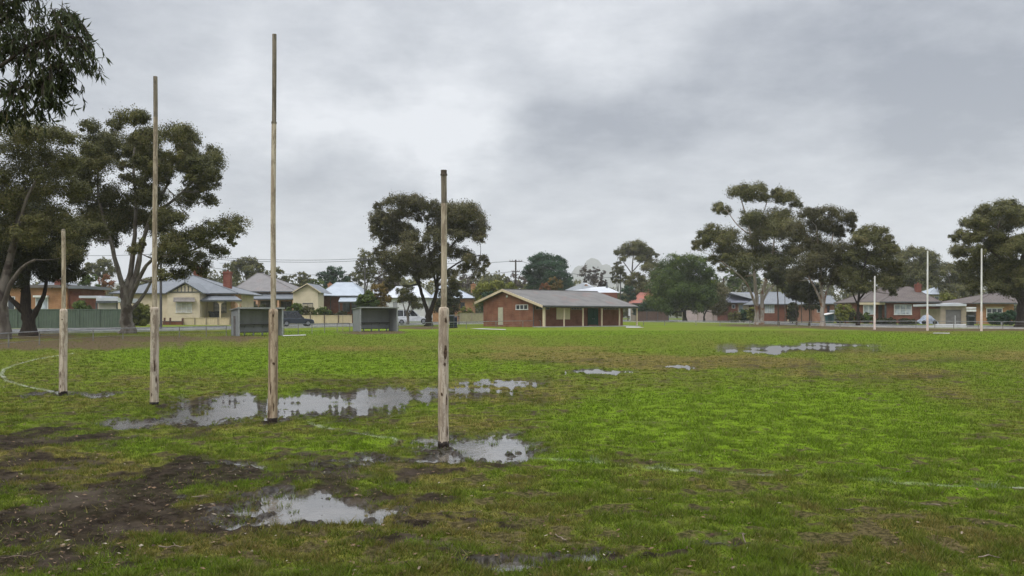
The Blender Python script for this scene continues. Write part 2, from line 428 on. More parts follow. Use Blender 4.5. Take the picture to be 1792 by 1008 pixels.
def tufts(n, seed):
    """thicker clumps of longer grass standing in and around the mud and puddles"""
    rg = np.random.default_rng(seed)
    U = 60*(480/60)**rg.random(n); PX = rg.uniform(-100, 1900, n); Y = K/U; X = (PX-CX)/F*Y
    f = fields(X, Y)
    pr = np.clip(.9*np.exp(-((f['mud']-.5)/.4)**2)*sstep(1400, 900, PX)+.12, 0, 1)*sstep(.95, .6, f['mud'])
    pr = np.maximum(pr, .42*(f['P'] > .0)*(f['P'] < .6))
    k = (rg.random(n) < pr) & (f['z'] > -.018); X, Y, tone = X[k], Y[k], f['tone'][k]; m = len(X)
    nb = 46; R0 = rg.uniform(.018, .055, m)*(1+.02*Y); gt = rg.uniform(-.25, .35, m)
    a = rg.uniform(0, 2*np.pi, (m,nb)); r = np.sqrt(rg.random((m,nb)))*R0[:,None]
    bx = (X[:,None]+np.cos(a)*r).ravel(); by = (Y[:,None]+np.sin(a)*r*1.1).ravel()
    z = np.maximum(fields(bx, by)['z'], -.004); nn = len(bx)
    hgt = (np.repeat(rg.uniform(.022,.05,m), nb))*rg.uniform(.5,1.1,nn); wid = np.maximum(.0032+.003*rg.random(nn), .0005*by)
    aa = rg.uniform(0, 6.28, nn); out = a.ravel()+rg.normal(0,.6,nn); le = hgt*rg.uniform(.2,.95,nn)
    base = np.stack([bx,by,z-.006],1); d = np.stack([np.cos(aa),np.sin(aa),0*aa],1)*(wid/2)[:,None]
    tip = base+np.stack([np.cos(out)*le,np.sin(out)*le,hgt+.006],1)
    v = np.stack([base-d,base+d,tip],1).reshape(-1,3)
    return v, np.arange(3*nn).reshape(nn,3), dict(tone=np.clip(np.repeat(np.clip(tone,.35,.8)+gt, nb)+rg.normal(0,.1,nn),0,1), rnd=rg.random(nn), line=np.zeros(nn))
VS, FS, AT, o_ = [], [], dict(tone=[], rnd=[], line=[]), 0
v, f, a = tufts(11000, 4)
VS.append(v); FS.append(f); o_ = len(v)
for k in AT: AT[k].append(a[k])
for args in ((1400000, 1, 26, 560, -140, 1930, .75, .85),):
    v, f, a = blades(*args)
    VS.append(v); FS.append(f+o_); o_ += len(v)
    for k in AT: AT[k].append(a[k])
gr = np_mesh('grass', np.concatenate(VS), np.concatenate(FS), MGR, attrs={k: np.concatenate(x) for k, x in AT.items()})
tag(gr, 'short wet winter grass growing over the oval', 'grass', kind='stuff')
del VS, FS, AT, v, f, a

# small litter nobody could count: leaves, bark flakes
def litter():
    rg = np.random.default_rng(5)
    n = 9500
    U = rg.uniform(60, 470, n)**1.0; PX = rg.uniform(-60, 1850, n)
    Y = K/U; X = (PX-CX)/F*Y; f = fields(X, Y)
    dens = (.18 + .55*f['mud'] + .25*sstep(200, 420, U)*sstep(1300, 300, PX))
    k = (rg.random(n) < dens) & (f['z'] > .003); X, Y, z = X[k], Y[k], f['z'][k]; n = len(X)
    L = rg.uniform(.005, .022, n); w = L*rg.uniform(.16, .4, n); a = rg.uniform(0, 6.28, n)
    up = rg.uniform(.1, .9, n)
    c = np.stack([X, Y, z+.012+rg.random(n)*.012], 1)
    l = np.stack([np.cos(a)*L, np.sin(a)*L, (rg.random(n)-.5)*L*.6], 1)
    s = np.stack([-np.sin(a)*w, np.cos(a)*w, w*up], 1)
    v = np.stack([c-l, c-s, c+l, c+s], 1).reshape(-1, 3)
    return v, np.arange(4*n).reshape(n, 4), dict(rnd=rg.random(n))
v, f, a = litter()
ML = M_leaf('fallen_leaf', (.06,.035,.02), (.20,.13,.075), (.38,.33,.26), .1)
tag(np_mesh('leaf_litter', v, f, ML, attrs=a), 'scattered gum leaves and bark flakes on the wet ground', 'leaf litter', kind='stuff')

# larger twigs and bark strips
MT = M_('twig_bark', (.075,.05,.035), (.16,.12,.09), 30)
MTP = M_('pale_bark_strip', (.25,.2,.15), (.15,.115,.085), 25)
def zg(x, y):
    return float(fields(np.array([x]), np.array([y]))['z'][0])
rn = random.Random(8)
for px_, py_, L, ang, m, lab in [
    (352,874,.20,.3,MTP,'pale curled bark strip on the mud left of the foreground puddle'),
    (262,886,.26,2.6,MT,'brown forked twig among dry grass above the dark mud'),
    (300,966,.24,.15,MTP,'pale bark strip lying beside a dark wet hollow at bottom left'),
    (36,984,.28,.5,MT,'dark crooked stick in the mud of the bottom left corner'),
    (980,948,.16,2.2,MTP,'short pale twig above the puddle at the bottom edge'),
    (1130,880,.2,2.9,MTP,'thin pale twig lying in sparse grass right of centre'),
    (1540,705,.34,3.0,MT,'dark stick lying alone on the bright green turf'),
    (1590,832,.17,.4,MT,'short dark twig on the faded white line at right'),
    (1628,893,.22,2.8,MTP,'pale bent twig on dark green grass at far right'),
    (1475,900,.2,2.5,MT,'dark twig half sunk in the grass below the faded line'),
    (1730,986,.26,.2,MTP,'pale long twig near the bottom right corner'),
    (1300,950,.12,1.4,MTP,'small upright tan bark piece beside a muddy patch')]:
    g0 = G(px_, py_); pts = []; L *= .62
    for i in range(6):
        t = i/5-.5
        x = g0.x + math.cos(ang)*L*t + rn.uniform(-.012,.012); y = g0.y + math.sin(ang)*L*t*1.6 + rn.uniform(-.012,.012)
        pts.append((x, y, zg(x, y)+.012+rn.uniform(0,.012)))
    b = MB(); b.tube(pts, [.0035,.0045,.004,.0035,.003,.0015], 6)
    p = Vector(pts[3]); b.tube([p, p+Vector((rn.uniform(-.03,.03), rn.uniform(-.04,.04), .01))], [.0025,.001], 5)
    tag(b.build('twig', m), lab, 'twig', 'twigs and bark strips on the grass')
# ------------------------------------------------------------------ goal posts
def timber(name, pale, brown, dark, grey=0.5, seed=0.0):
    m, nt, b = _mat(name)
    g = N(nt, 'ShaderNodeNewGeometry'); mp = N(nt, 'ShaderNodeMapping')
    mp.inputs['Scale'].default_value = (34, 34, 1.6); mp.inputs['Location'].default_value = (seed, seed*2, seed*3)
    nt.links.new(g.outputs['Position'], mp.inputs['Vector'])
    st = noise(nt, 1.0, 5, mp.outputs[0], .65)
    bl = noise(nt, 7, 5, rough=.7)
    c = mix(nt, ramp(nt, st, .38, .66), pale, brown)
    c = mix(nt, math_(nt, 'MULTIPLY', ramp(nt, bl, .5, .7), .7), c, tuple(x*.62+.02 for x in brown))
    mp3 = N(nt, 'ShaderNodeMapping'); mp3.inputs['Scale'].default_value = (16, 16, 3.2); mp3.inputs['Location'].default_value = (seed*7, 2, seed*1.7)
    nt.links.new(g.outputs['Position'], mp3.inputs['Vector'])
    pl = noise(nt, 1.0, 6, mp3.outputs[0], .75)
    c = mix(nt, math_(nt, 'MULTIPLY', ramp(nt, pl, .51, .57), .9), c, tuple(x*.72+.01 for x in brown))
    c = mix(nt, math_(nt, 'MULTIPLY', ramp(nt, pl, .42, .34), .5), c, tuple(min(1, x*1.2) for x in pale))
    mp2 = N(nt, 'ShaderNodeMapping'); mp2.inputs['Scale'].default_value = (60, 60, 2.2); mp2.inputs['Location'].default_value = (seed*5, 1, seed)
    nt.links.new(g.outputs['Position'], mp2.inputs['Vector'])
    cr = noise(nt, 1.0, 4, mp2.outputs[0], .6)
    c = mix(nt, math_(nt, 'MULTIPLY', ramp(nt, cr, .64, .70), .85), c, dark)
    nt.links.new(c, b.inputs['Base Color']); b.inputs['Roughness'].default_value = .8; b.inputs['Specular IOR Level'].default_value = .25
    bump(nt, b, st, .5, .008)
    return m
T_LOW = timber('weathered_painted_timber', (.60,.52,.41), (.34,.265,.19), (.035,.025,.018), seed=1.3)
T_LOW2 = timber('bare_brown_timber', (.50,.40,.28), (.26,.185,.115), (.03,.02,.014), seed=4.1)
T_UP = timber('faded_cream_timber', (.54,.47,.345), (.32,.255,.17), (.05,.04,.025), seed=2.2)
T_GREY = timber('lichen_grey_timber', (.26,.225,.165), (.16,.135,.095), (.03,.025,.02), seed=3.4)
M_ROT = M_('black_wet_rot', (.012,.009,.007), (.035,.024,.016), 30, .5)
M_HOLE = M_('knot_hole', (.05,.032,.02), (.13,.085,.052), 45, .9)
rn = random.Random(3)
def post(px, basepy, w_low, joint, top, w_up, w_top, label, lean=0, grey_from=None, mats=(T_LOW, T_UP, T_GREY), cap=False, finial=False, marks=(), collar=None):
    g = G(px, basepy); Y = g.y; s = Y/F
    t = thing('goal_post', g, label, 'goal post', 'weathered timber goal posts')
    zj, zt = ZP(joint, Y), ZP(top, Y)
    lx = lean*s
    def P(z): return (g.x + lx*z/zt + .004*math.sin(z*1.9+px), Y + .004*math.sin(z*1.3+px*.5), z)
    r = w_low*s/2
    zs = [-.15] + [zj*i/14 for i in range(14)]
    b = MB(); rr = [r*(1.02-.05*i/14+.02*math.sin(i*2.1+px)) for i in range(len(zs))]
    pts = [P(z) for z in zs] + [P(zj-.045), P(zj-.012), P(zj), P(zj+.006)]
    b.tube(pts, rr+[r*.99, r*.93, r*.74, r*.5], 18, True, .018, rn)
    b.build('lower_pole', mats[0], t)
    ru, rt = w_up*s/2, w_top*s/2
    zg_ = ZP(grey_from, Y) if grey_from else zt
    b = MB(); n = 12
    b.tube([P(zj-.05+(zg_-zj+.05)*i/n) for i in range(n+1)], [ru+(rt-ru)*(i/n)*(zg_-zj)/(zt-zj) for i in range(n+1)], 14, True, .02, rn)
    b.build('upper_pole', mats[1], t)
    if grey_from:
        b = MB(); b.tube([P(zg_-.02+(zt-zg_+.02)*i/8) for i in range(9)], [rt*1.0+(ru-rt)*.0 for i in range(9)], 14, True, .02, rn)
        b.build('pole_top', mats[2], t)
    if collar:
        zc = ZP(collar, Y); b = MB(); b.tube([P(zc-.012), P(zc+.012)], [rt*1.25, rt*1.25], 14); b.build('collar', T_GREY, t)
    if cap:
        b = MB(); b.tube([P(zt-.055), P(zt-.04)], [rt*1.22]*2, 14); b.tube([P(zt-.04), P(zt+.002)], [rt*1.06]*2, 14); b.build('cap', M_('post_cap', (.07,.055,.04), (.12,.1,.075), 40), t)
    if finial:
        b = MB(); b.tube([P(zt-.005), P(zt+.02), P(zt+.035)], [rt*1.1, rt*.8, rt*.25], 10); b.build('cap', T_GREY, t)
    b = MB(); b.tube([P(-.1), P(.03), P(.055+.02*rn.random()), P(.07)], [r*1.09, r*1.08, r*1.05, r*1.0], 18, True, .04, rn)
    b.build('rotted_foot', M_ROT, t)
    for (mx, my, mw_, mh) in marks:                     # knots and long splits in the timber
        z = ZP(my, Y); c = Vector(P(z)); c.x = XP(mx, Y); dx = max(-r*.93, min(r*.93, c.x-P(z)[0])); y = Y - math.sqrt(max(r*r*.97-dx*dx, 0))
        hw, hh = mw_*s/2*.72, mh*s/2*.85; poly = []
        for k in range(14):
            a = 2*math.pi*k/14; q = rn.uniform(.65, 1.1)
            ddx = max(-r*.96, min(r*.96, dx+hw*q*math.cos(a)))
            poly.append((P(z)[0]+ddx, P(z)[1]-math.sqrt(r*r-ddx*ddx)*1.01-.002, z+hh*q*math.sin(a)))
        b = MB(); b.prism(poly, (0,.012,0)); b.build('knot', M_HOLE, t)
    return t
post(776.5,783,18.5,538,298,10.5,10, 'nearest short timber goal post with a dark capped top, standing in a puddle', grey_from=356, cap=True,
     mats=(T_LOW, T_UP, T_GREY), marks=[(781,560,6,16),(780,616,8,34),(779,637,7,8),(774,689,5,7),(782,700,3,24),(769,765,3,40),(783,760,3,44)])
post(477,740,16.5,541,60,9.6,7.6, 'tallest brown timber goal post, rising between the grey shelters', lean=3, grey_from=215, mats=(T_LOW2, T_UP, T_GREY), collar=215,
     marks=[(481,636,6,7),(476,680,4,26),(480,552,4,8),(472,725,4,24),(481,712,3,20)])
post(270,711,14.5,538,134,8.4,7.2, 'tall cream timber goal post in front of the cream cottage', lean=2, grey_from=205, marks=[(273.5,640,4,30),(275.5,664,2.5,16),(268,690,2.5,10)])
post(111,691,13.2,541,404,6.9,6.4, 'short pale timber goal post at far left with a domed lower pole', finial=True, marks=[(108.5,655,3,14),(112,559,4,3),(109,676,3,10)])

MWP = M_('white_post_paint', (.78,.77,.75), (.66,.63,.60), 1.2, .5)
MPP = M_('pinkish_faded_paint', (.72,.60,.54), (.62,.50,.44), 2.0, .6)
for px, basepy, top, joint, lab in ((1530.5,577,483,553,'shortest slim white goal post far across the oval'), (1623,579,439,549,'tall white goal post in front of the red brick bungalow'), (1717.5,580,435,546,'tall white goal post in front of the orange brick house')):
    g = G(px, basepy); Y = g.y; s = Y/F
    t = thing('goal_post', g, lab, 'goal post', 'white goal posts at the far end')
    zj, zt = ZP(joint, Y), ZP(top, Y)
    b = MB(); b.tube([(g.x,Y,-.1),(g.x,Y,zj*.5),(g.x,Y,zj),(g.x,Y,zj+.06)], [1.9*s,1.85*s,1.8*s,1.2*s], 14); b.build('lower_pole', MPP, t)
    b = MB(); b.tube([(g.x,Y,zj-.02),(g.x+.2*s,Y,(zj+zt)/2),(g.x+.4*s,Y,zt)], [1.45*s,1.35*s,1.2*s], 12); b.build('upper_pole', MWP, t)

# ------------------------------------------------------------------ oval fence: pipe rail on short posts
MPIPE = M_('galvanised_pipe', (.30,.31,.31), (.2,.2,.2), 3, .45, .6)
MFP = M_('weathered_fence_post', (.26,.25,.22), (.15,.14,.12), 4, .8)
def fence(pts, label, mesh=False):
    """pts: (px, base row, rail row)"""
    g = G(pts[0][0], pts[0][1])
    t = thing('pipe_fence', g, label, 'fence', 'low pipe fence around the oval')
    tops = []
    for px, by, ry in pts:
        q = G(px, by); zt = ZP(ry, q.y); s = q.y/F
        tops.append((q.x, q.y, zt))
        b = MB(); b.tube([(q.x,q.y,-.1),(q.x,q.y,zt+.03)], max(.03, .62*s), 8); b.build('fence_post', MFP, t)
    b = MB(); b.tube(tops, [max(.022, .48*p[1]/F) for p in tops], 8); b.build('rail', MPIPE, t)
    if mesh:
        b = MB()
        for zf in (.35, .68): b.tube([(x, y, z*zf) for x, y, z in tops], .006, 5)
        b.build('wire', MPIPE, t)
    return t
fence([(-130,622,591),(-60,614,586.5),(15,609,583),(69,604.5,580),(118,600.5,578),(163,597,576.5),(215,594.5,574.5),(264,592.5,573.2),(314,590.8,572.2),(361,589.6,571.2),(396,588.6,570)],
      'grey pipe fence under the gum trees, left of the first shelter', True)
fence([(497,586,567.6),(522,585.4,567.2),(546,584.8,566.8),(568,583.2,566),(590,582,566),(612,581,565.4)], 'pipe fence on the strip between the two grey shelters', True)
fence([(697,579,566),(756,577,564.6),(816,575.6,563.2),(868,574.2,562.2),(915,572.8,561.6),(946,572.6,561.4)], 'thin pipe fence from the second shelter to the brick clubhouse', True)
fence([(1126,570,562),(1163,570,561.8),(1218,570,561.6),(1260,570.6,561.8),(1312,571.4,562),(1362,572,562.4),(1395,572.4,562.6),(1418,573,562.6),(1470,573.6,562.4),(1530,574,562),(1603,574.6,562),(1636,575,562),(1669,575.4,562.4),(1712,575.8,562.8),(1755,576.2,563),(1800,576.8,563.4),(1880,578,564)],
      'long pipe fence behind the far white goal posts', True)

# ------------------------------------------------------------------ team shelters of grey sheet metal
MSH = M_roof('grey_sheet_metal', (.30,.312,.312), (.235,.247,.247), 9, 9, .5, (.33,.325,.305), freq=1.0)
MSHR = M_('rust_stained_sheet', (.10,.085,.075), (.17,.16,.155), 3, .7)
MSHI = M_roof('brightened_inner_sheet', (.46,.475,.475), (.38,.395,.395), 9, 9, .5, freq=1.0)  # back wall coloured lighter than the other sheets to brighten the shaded interior
MTIM = M_('grey_bench_timber', (.10,.09,.08), (.17,.155,.135), 8, .8)
MSTEEL = M_('pale_steel_edge', (.36,.37,.36), (.26,.27,.26), 5, .5, .3)
def corr(b, x0, y0, x1, y1, z0, z1, amp=.012, pitch=.09):      # corrugated sheet standing between two plan points
    L = math.hypot(x1-x0, y1-y0); n = max(4, int(L/pitch*2)); nx, ny = -(y1-y0)/L, (x1-x0)/L
    vs = []
    for i in range(n+1):
        t = i/n; o = amp*(1 if i % 2 else -1)
        for z in (z0, z1):
            vs.append((x0+(x1-x0)*t+nx*o, y0+(y1-y0)*t+ny*o, z))
    for i in range(n+1):
        t = i/n; o = amp*(1 if i % 2 else -1)+.008
        for z in (z0, z1):
            vs.append((x0+(x1-x0)*t+nx*o, y0+(y1-y0)*t+ny*o, z))
    m = 2*(n+1)
    fs = [(2*i, 2*i+2, 2*i+3, 2*i+1) for i in range(n)] + [(m+2*i+1, m+2*i+3, m+2*i+2, m+2*i) for i in range(n)]
    b.add(vs, fs)
def shelter(px, basepy, Wd, Dp, Hf, ang, label, patch):
    g = G(px, basepy)
    t = thing('team_shelter', g, label, 'shelter', 'grey team shelters beside the oval')
    M = Matrix.Translation(g) @ Matrix.Rotation(R(ang), 4, 'Z')
    Hb = Hf-.14
    b = MB(M); corr(b, 0, 0, 0, Dp, .02, Hf-.07); sl = b.build('side_wall', MSH, t)
    b = MB(M); corr(b, Wd, Dp, Wd, 0, .02, Hf-.07); b.build('side_wall', MSH, t)
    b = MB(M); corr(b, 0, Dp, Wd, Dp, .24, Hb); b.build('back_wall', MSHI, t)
    b = MB(M); b.prism([(-.12,-.1,Hf-.02),(Wd+.12,-.1,Hf-.02),(Wd+.12,Dp+.1,Hb-.02),(-.12,Dp+.1,Hb-.02)], (0,0,.05)); rf = b.build('roof', MSH, t)
    b = MB(M); b.box(-.14,Wd+.14,-.13,-.102,Hf-.05,Hf+.05); b.build('fascia', MSTEEL, rf)
    for x in (0, Wd):
        b = MB(M); b.box(x-.05,x+.05,-.06,.03,-.1,Hf-.03); b.build('corner_post', MSTEEL, t)
    b = MB(M); b.box(.05,Wd-.05,Dp-.36,Dp-.06,.78,.82); bn = b.build('bench', MTIM, t)
    for i in range(5):
        x = .25+(Wd-.5)*i/4
        b = MB(M); b.box(x-.05,x+.05,Dp-.12,Dp-.05,0,.26); b.build('bench_leg', MSTEEL, bn)
        b = MB(M); b.bar((x,Dp-.06,.60),(x,Dp-.32,.78),.03); b.build('bracket', MSH, bn)
    b = MB(M); b.box(.02,Wd-.02,Dp-.07,Dp-.03,.22,.28); b.build('bottom_rail', MTIM, t)
    if patch:
        b = MB(M); corr(b, -.03, Dp*.4, -.03, Dp*.62, .05, Hf-.55); b.build('rusted_sheet', MSHR, sl, 'rust stained strip of sheet')
    return t
shelter(418, 588.8, 3.08, 1.6, 1.95, 36, 'grey metal team shelter partly hidden by the tallest goal post', True)
shelter(631, 580.8, 3.45, 2.0, 2.16, 30, 'grey metal team shelter standing left of the big dark central tree', False)
# ------------------------------------------------------------------ shared building materials
BRICK = M_brick('clubhouse_brick', (.25,.104,.066), (.20,.084,.054), (.24,.15,.105))
BRICKR = M_brick('red_brick', (.22,.078,.052), (.175,.064,.045), (.2,.12,.09))
BRICKO = M_brick('orange_brick', (.42,.22,.11), (.35,.175,.085), (.34,.22,.14))
CREAM = M_('cream_paint', (.62,.52,.36), (.54,.45,.31), 1.5, .6)
CREAMW = M_('cream_weatherboard_paint', (.66,.57,.42), (.58,.5,.36), .8, .6)
PEACH = M_('peach_render', (.60,.36,.23), (.5,.3,.19), .8, .8)
WHITE = M_('white_trim_paint', (.74,.74,.72), (.6,.6,.58), 2, .5)
DGREEN = M_('dark_green_door_paint', (.008,.045,.03), (.012,.06,.042), 2, .4)
TILE = M_roof('grey_brown_roof_tiles', (.19,.18,.165), (.13,.122,.115), 0, 1, .75, (.20,.14,.125), 6)
TILE2 = M_roof('brown_roof_tiles', (.125,.098,.085), (.088,.068,.06), 1, 0, .75, (.11,.092,.082), 5)
SLATE = M_roof('slate_grey_sheet_roof', (.175,.19,.205), (.14,.15,.165), 1, 0, .45, freq=4)
RUSTY = M_roof('worn_brown_grey_sheet_roof', (.20,.185,.175), (.15,.135,.13), 1, 0, .55, (.19,.14,.125), freq=4)
ZINC = M_roof('pale_blue_white_sheet_roof', (.43,.475,.525), (.36,.4,.45), 1, 0, .4, freq=4)
WROOF = M_roof('white_sheet_roof', (.60,.62,.64), (.5,.52,.55), 1, 0, .4, freq=3)
PROOF = M_roof('grey_violet_sheet_roof', (.30,.31,.38), (.25,.26,.32), 1, 0, .45, freq=3)
REDT = M_roof('red_roof_tiles', (.40,.13,.09), (.28,.12,.09), 1, 0, .7, (.22,.16,.14), 4)
DTRIM = M_('dark_grey_trim', (.10,.11,.115), (.07,.075,.08), 3, .5)
GL = M_glass('dark_window_glass'); GLC = M_glass('curtained_window_glass', (.30,.33,.36), .12)
CONC = M_('wet_concrete', (.42,.42,.40), (.33,.33,.32), 1.2, .35)
CHIM = M_brick('chimney_brick', (.25,.078,.055), (.2,.064,.046), (.22,.13,.1))
TAN = M_('tan_paint', (.34,.285,.205), (.28,.235,.17), 1.2, .7)
PAVE = M_('pale_concrete', (.5,.49,.46), (.38,.37,.35), 1.5, .5)

def win(parent, x0, y0, x1, y1, Y, panes=1, frame=WHITE, glass=GL, fr=.8, bars=0, d=.08):
    """a window on a wall facing the camera: frame bars proud of the wall, glass behind them"""
    s = Y/F; w = max(.06, fr*s)
    X0, X1, Z0, Z1 = XP(x0,Y), XP(x1,Y), ZP(y1,Y), ZP(y0,Y)
    b = MB(); b.box(X0-w*.5,X1+w*.5,Y-d,Y+.02,Z1,Z1+w); b.box(X0-w*.7,X1+w*.7,Y-d-.05,Y+.02,Z0-w,Z0)
    b.box(X0-w*.5,X0+w*.5,Y-d+.004,Y+.02,Z0,Z1); b.box(X1-w*.5,X1+w*.5,Y-d+.004,Y+.02,Z0,Z1)
    for i in range(1, panes):
        x = X0+(X1-X0)*i/panes; b.box(x-w*.4,x+w*.4,Y-d+.006,Y+.02,Z0,Z1)
    for i in range(1, bars+1):
        z = Z0+(Z1-Z0)*i/(bars+1); b.box(X0+w*.5,X1-w*.5,Y-d+.012,Y+.02,z-w*.25,z+w*.25)
    f = b.build('window', frame, parent)
    b = MB(); b.box(X0+.01,X1-.01,Y-.03,Y+.015,Z0+.01,Z1-.01); b.build('pane', glass, f)
    return f
def hip(parent, x0, x1, ey, r0, r1, ry, Yf, dep, m, oh=.5, name='roof', th=.14):
    """hipped roof: eaves seen between photo columns x0..x1 at row ey on the front, ridge r0..r1 at row ry"""
    Ye, Yb = Yf-oh, Yf+dep+oh; Yr = (Ye+Yb)/2; ze = ZP(ey, Ye); zr = ZP(ry, Yr)
    a0, a1 = XP(x0,Ye), XP(x1,Ye); b0, b1 = XP(r0,Yr), XP(r1,Yr)
    b = MB()
    b.add([(a0,Ye,ze-th),(a1,Ye,ze-th),(a1,Yb,ze-th),(a0,Yb,ze-th),(a0,Ye,ze),(a1,Ye,ze),(a1,Yb,ze),(a0,Yb,ze),(b0,Yr,zr),(b1,Yr,zr)],
          [(0,3,2,1),(0,1,5,4),(1,2,6,5),(2,3,7,6),(3,0,4,7),(4,5,9,8),(5,6,9),(6,7,8,9),(7,4,8)])
    o = b.build(name, m, parent)
    b = MB(); w = max(.09, .5*Yf/F)
    for p, q in (((a0,Ye,ze),(b0,Yr,zr)),((a1,Ye,ze),(b1,Yr,zr)),((b0,Yr,zr),(b1,Yr,zr)),((a1,Yb,ze),(b1,Yr,zr)),((a0,Yb,ze),(b0,Yr,zr))):
        if (Vector(p)-Vector(q)).length > .2: b.bar(Vector(p)+Vector((0,0,.03)), Vector(q)+Vector((0,0,.03)), w, .08)
    b.build('ridge_capping', m, o)
    b = MB(); b.box(a0-.02,a1+.02,Ye-.13,Ye-.003,ze-th-.03,ze+.03); b.build('gutter', DTRIM, o)
    return o
def boards(b, x0, x1, z0, z1, Y, pitch=.21):      # lapped weatherboards on a wall facing the camera
    n = max(1, int((z1-z0)/pitch)); vs, fs = [], []
    for i in range(n):
        a, c = z0+(z1-z0)*i/n, z0+(z1-z0)*(i+1)/n; k = len(vs)
        vs += [(x0,Y-.045,a),(x1,Y-.045,a),(x1,Y-.008,c),(x0,Y-.008,c),(x0,Y-.008,a),(x1,Y-.008,a)]
        fs += [(k,k+1,k+2,k+3),(k+4,k+5,k+1,k)]
    b.add(vs, fs)
def gable(parent, x0, x1, ey, ax, ay, Y, dep, mroof, mtrim, mwall, oh=.35, th=.1):
    """gabled bay facing the camera: triangular infill, two roof slopes, bargeboards"""
    Ye = Y-oh; ze = ZP(ey,Ye); za = ZP(ay,Ye); a, c, m = XP(x0,Ye), XP(x1,Ye), XP(ax,Ye)
    b = MB(); k = .9
    b.prism([(m+(a-m)*k,Y,ze+.05),(m+(c-m)*k,Y,ze+.05),(m,Y,za-(za-ze)*.12)], (0,.1,0)); b.build('gable_wall', mwall, parent)
    b = MB()
    for s in (a, c):
        b.prism([(s,Ye,ze),(m,Ye,za),(m,Ye,za+th),(s,Ye,ze+th)], (0,dep,0))
    o = b.build('gable_roof', mroof, parent)
    b = MB(); w = max(.16, 1.4*Y/F)
    for s in (a, c):
        b.prism([(s,Ye-.05,ze-w*.4),(m,Ye-.05,za-w*.4),(m,Ye-.05,za+th+.01),(s,Ye-.05,ze+th+.01)], (0,.045,0))
    b.build('bargeboard', mtrim, o)
    return o
def chimney(parent, x0, y0, x1, y1, Y, m=CHIM):
    s = Y/F; b = MB(); w = (x1-x0)*s
    b.px(x0,y0,x1,y1,Y,w*.8); X0, X1, Z = XP(x0,Y), XP(x1,Y), ZP(y0,Y)
    b.box(X0-.1,X1+.1,Y-.1,Y+w*.8+.1,Z-.32,Z-.14)
    c = b.build('chimney', m, parent)
    b = MB(); b.tube([((X0+X1)/2,Y+w*.4,Z-.05),((X0+X1)/2,Y+w*.4,Z+.3)], [.17,.13], 10); b.build('chimney_pot', CHIM, c)
def wall(parent, x0, y0, x1, y1, Y, dep, m, name='wall', brd=False):
    b = MB()
    b.box(XP(x0,Y), XP(x1,Y), Y, Y+dep, -.1 if y1 is None else ZP(y1,Y), ZP(y0,Y))
    if brd: boards(b, XP(x0,Y), XP(x1,Y), .3, ZP(y0,Y), Y)
    return b.build(name, m, parent)
def pxbox(parent, name, m, x0, y0, x1, y1, Y, d=.2, fwd=0.0, label=None, bevel=0):
    b = MB(); b.px(x0,y0,x1,y1,Y,d,fwd); return b.build(name, m, parent, label, bevel)
def vpost(parent, px, y0, y1, Y, m, w=.12, name='verandah_post'):
    b = MB(); x = XP(px,Y); b.box(x-w/2,x+w/2,Y-w/2,Y+w/2,ZP(y1,Y) if y1 else 0,ZP(y0,Y)); return b.build(name, m, parent)
def leanto(parent, x0t, x1t, yt, x0b, x1b, yb, Yt, Yb, m, name='verandah_roof', th=.1):
    b = MB()
    b.prism([(XP(x0b,Yb),Yb,ZP(yb,Yb)),(XP(x1b,Yb),Yb,ZP(yb,Yb)),(XP(x1t,Yt),Yt,ZP(yt,Yt)),(XP(x0t,Yt),Yt,ZP(yt,Yt))], (0,0,th))
    o = b.build(name, m, parent)
    b = MB(); b.box(XP(x0b,Yb)-.04,XP(x1b,Yb)+.04,Yb-.12,Yb-.004,ZP(yb,Yb)-.14,ZP(yb,Yb)+th); b.build('fascia', DTRIM, o)
    return o

# ------------------------------------------------------------------ clubhouse
th = R(40); c_, s_ = math.cos(th), math.sin(th)
NC = Vector((XP(952,105), 105, 0))
MC = Matrix.Translation(NC) @ Matrix.Rotation(th, 4, 'Z')        # local x along the front, y back along the gable end
def vof(px, u):
    q = (px-CX)/F; return (q*(NC.y+u*c_)-NC.x+u*s_)/(c_-q*s_)
def uof(px, v=0.0):
    q = (px-CX)/F; return (NC.x+v*c_-q*(NC.y+v*s_))/(s_+q*c_)
def zc(py, v, u): return ZP(py, NC.y+v*s_+u*c_)
t = thing('clubhouse', NC, 'long low red brick clubhouse with grey gable roof and cream verandah posts', 'clubhouse')
U0, U1, UR, V1, VE = uof(934), uof(846), 7.4, vof(1090, uof(934)), vof(1116, -.2)
ZE, ZR, ZL = zc(535,0,0), zc(508,0,UR), zc(530.5,0,uof(838))
UE = uof(837)
def roofz(u): return ZE+(ZR-ZE)*u/UR if u < UR else ZR+(ZL-ZR)*(u-UR)/(UE-UR)
b = MB(MC); b.prism([(0,U0,-.1),(0,U1,-.1),(0,U1,roofz(U1)-.12),(0,UR,ZR-.12),(0,U0,roofz(U0)-.12)], (V1,0,0)); b.build('wall', BRICK, t)
TH = .13
b = MB(MC); b.prism([(-.55,-.35,roofz(-.35)),(-.55,UR,ZR),(-.55,UE,ZL),(-.55,UE,ZL+TH),(-.55,UR,ZR+TH),(-.55,-.35,roofz(-.35)+TH)], (VE+.55,0,0)); rf = b.build('roof', TILE, t)
b = MB(MC)
b.prism([(-.62,-.38,roofz(-.35)-.16),(-.62,UR,ZR-.16),(-.62,UR,ZR+TH+.02),(-.62,-.38,roofz(-.35)+TH+.02)], (.066,0,0)); b.build('bargeboard', CREAM, rf)
b = MB(MC)
b.prism([(-.62,UR,ZR-.16),(-.62,UE+.05,ZL-.16),(-.62,UE+.05,ZL+TH+.02),(-.62,UR,ZR+TH+.02)], (.066,0,0)); b.build('bargeboard', CREAM, rf)
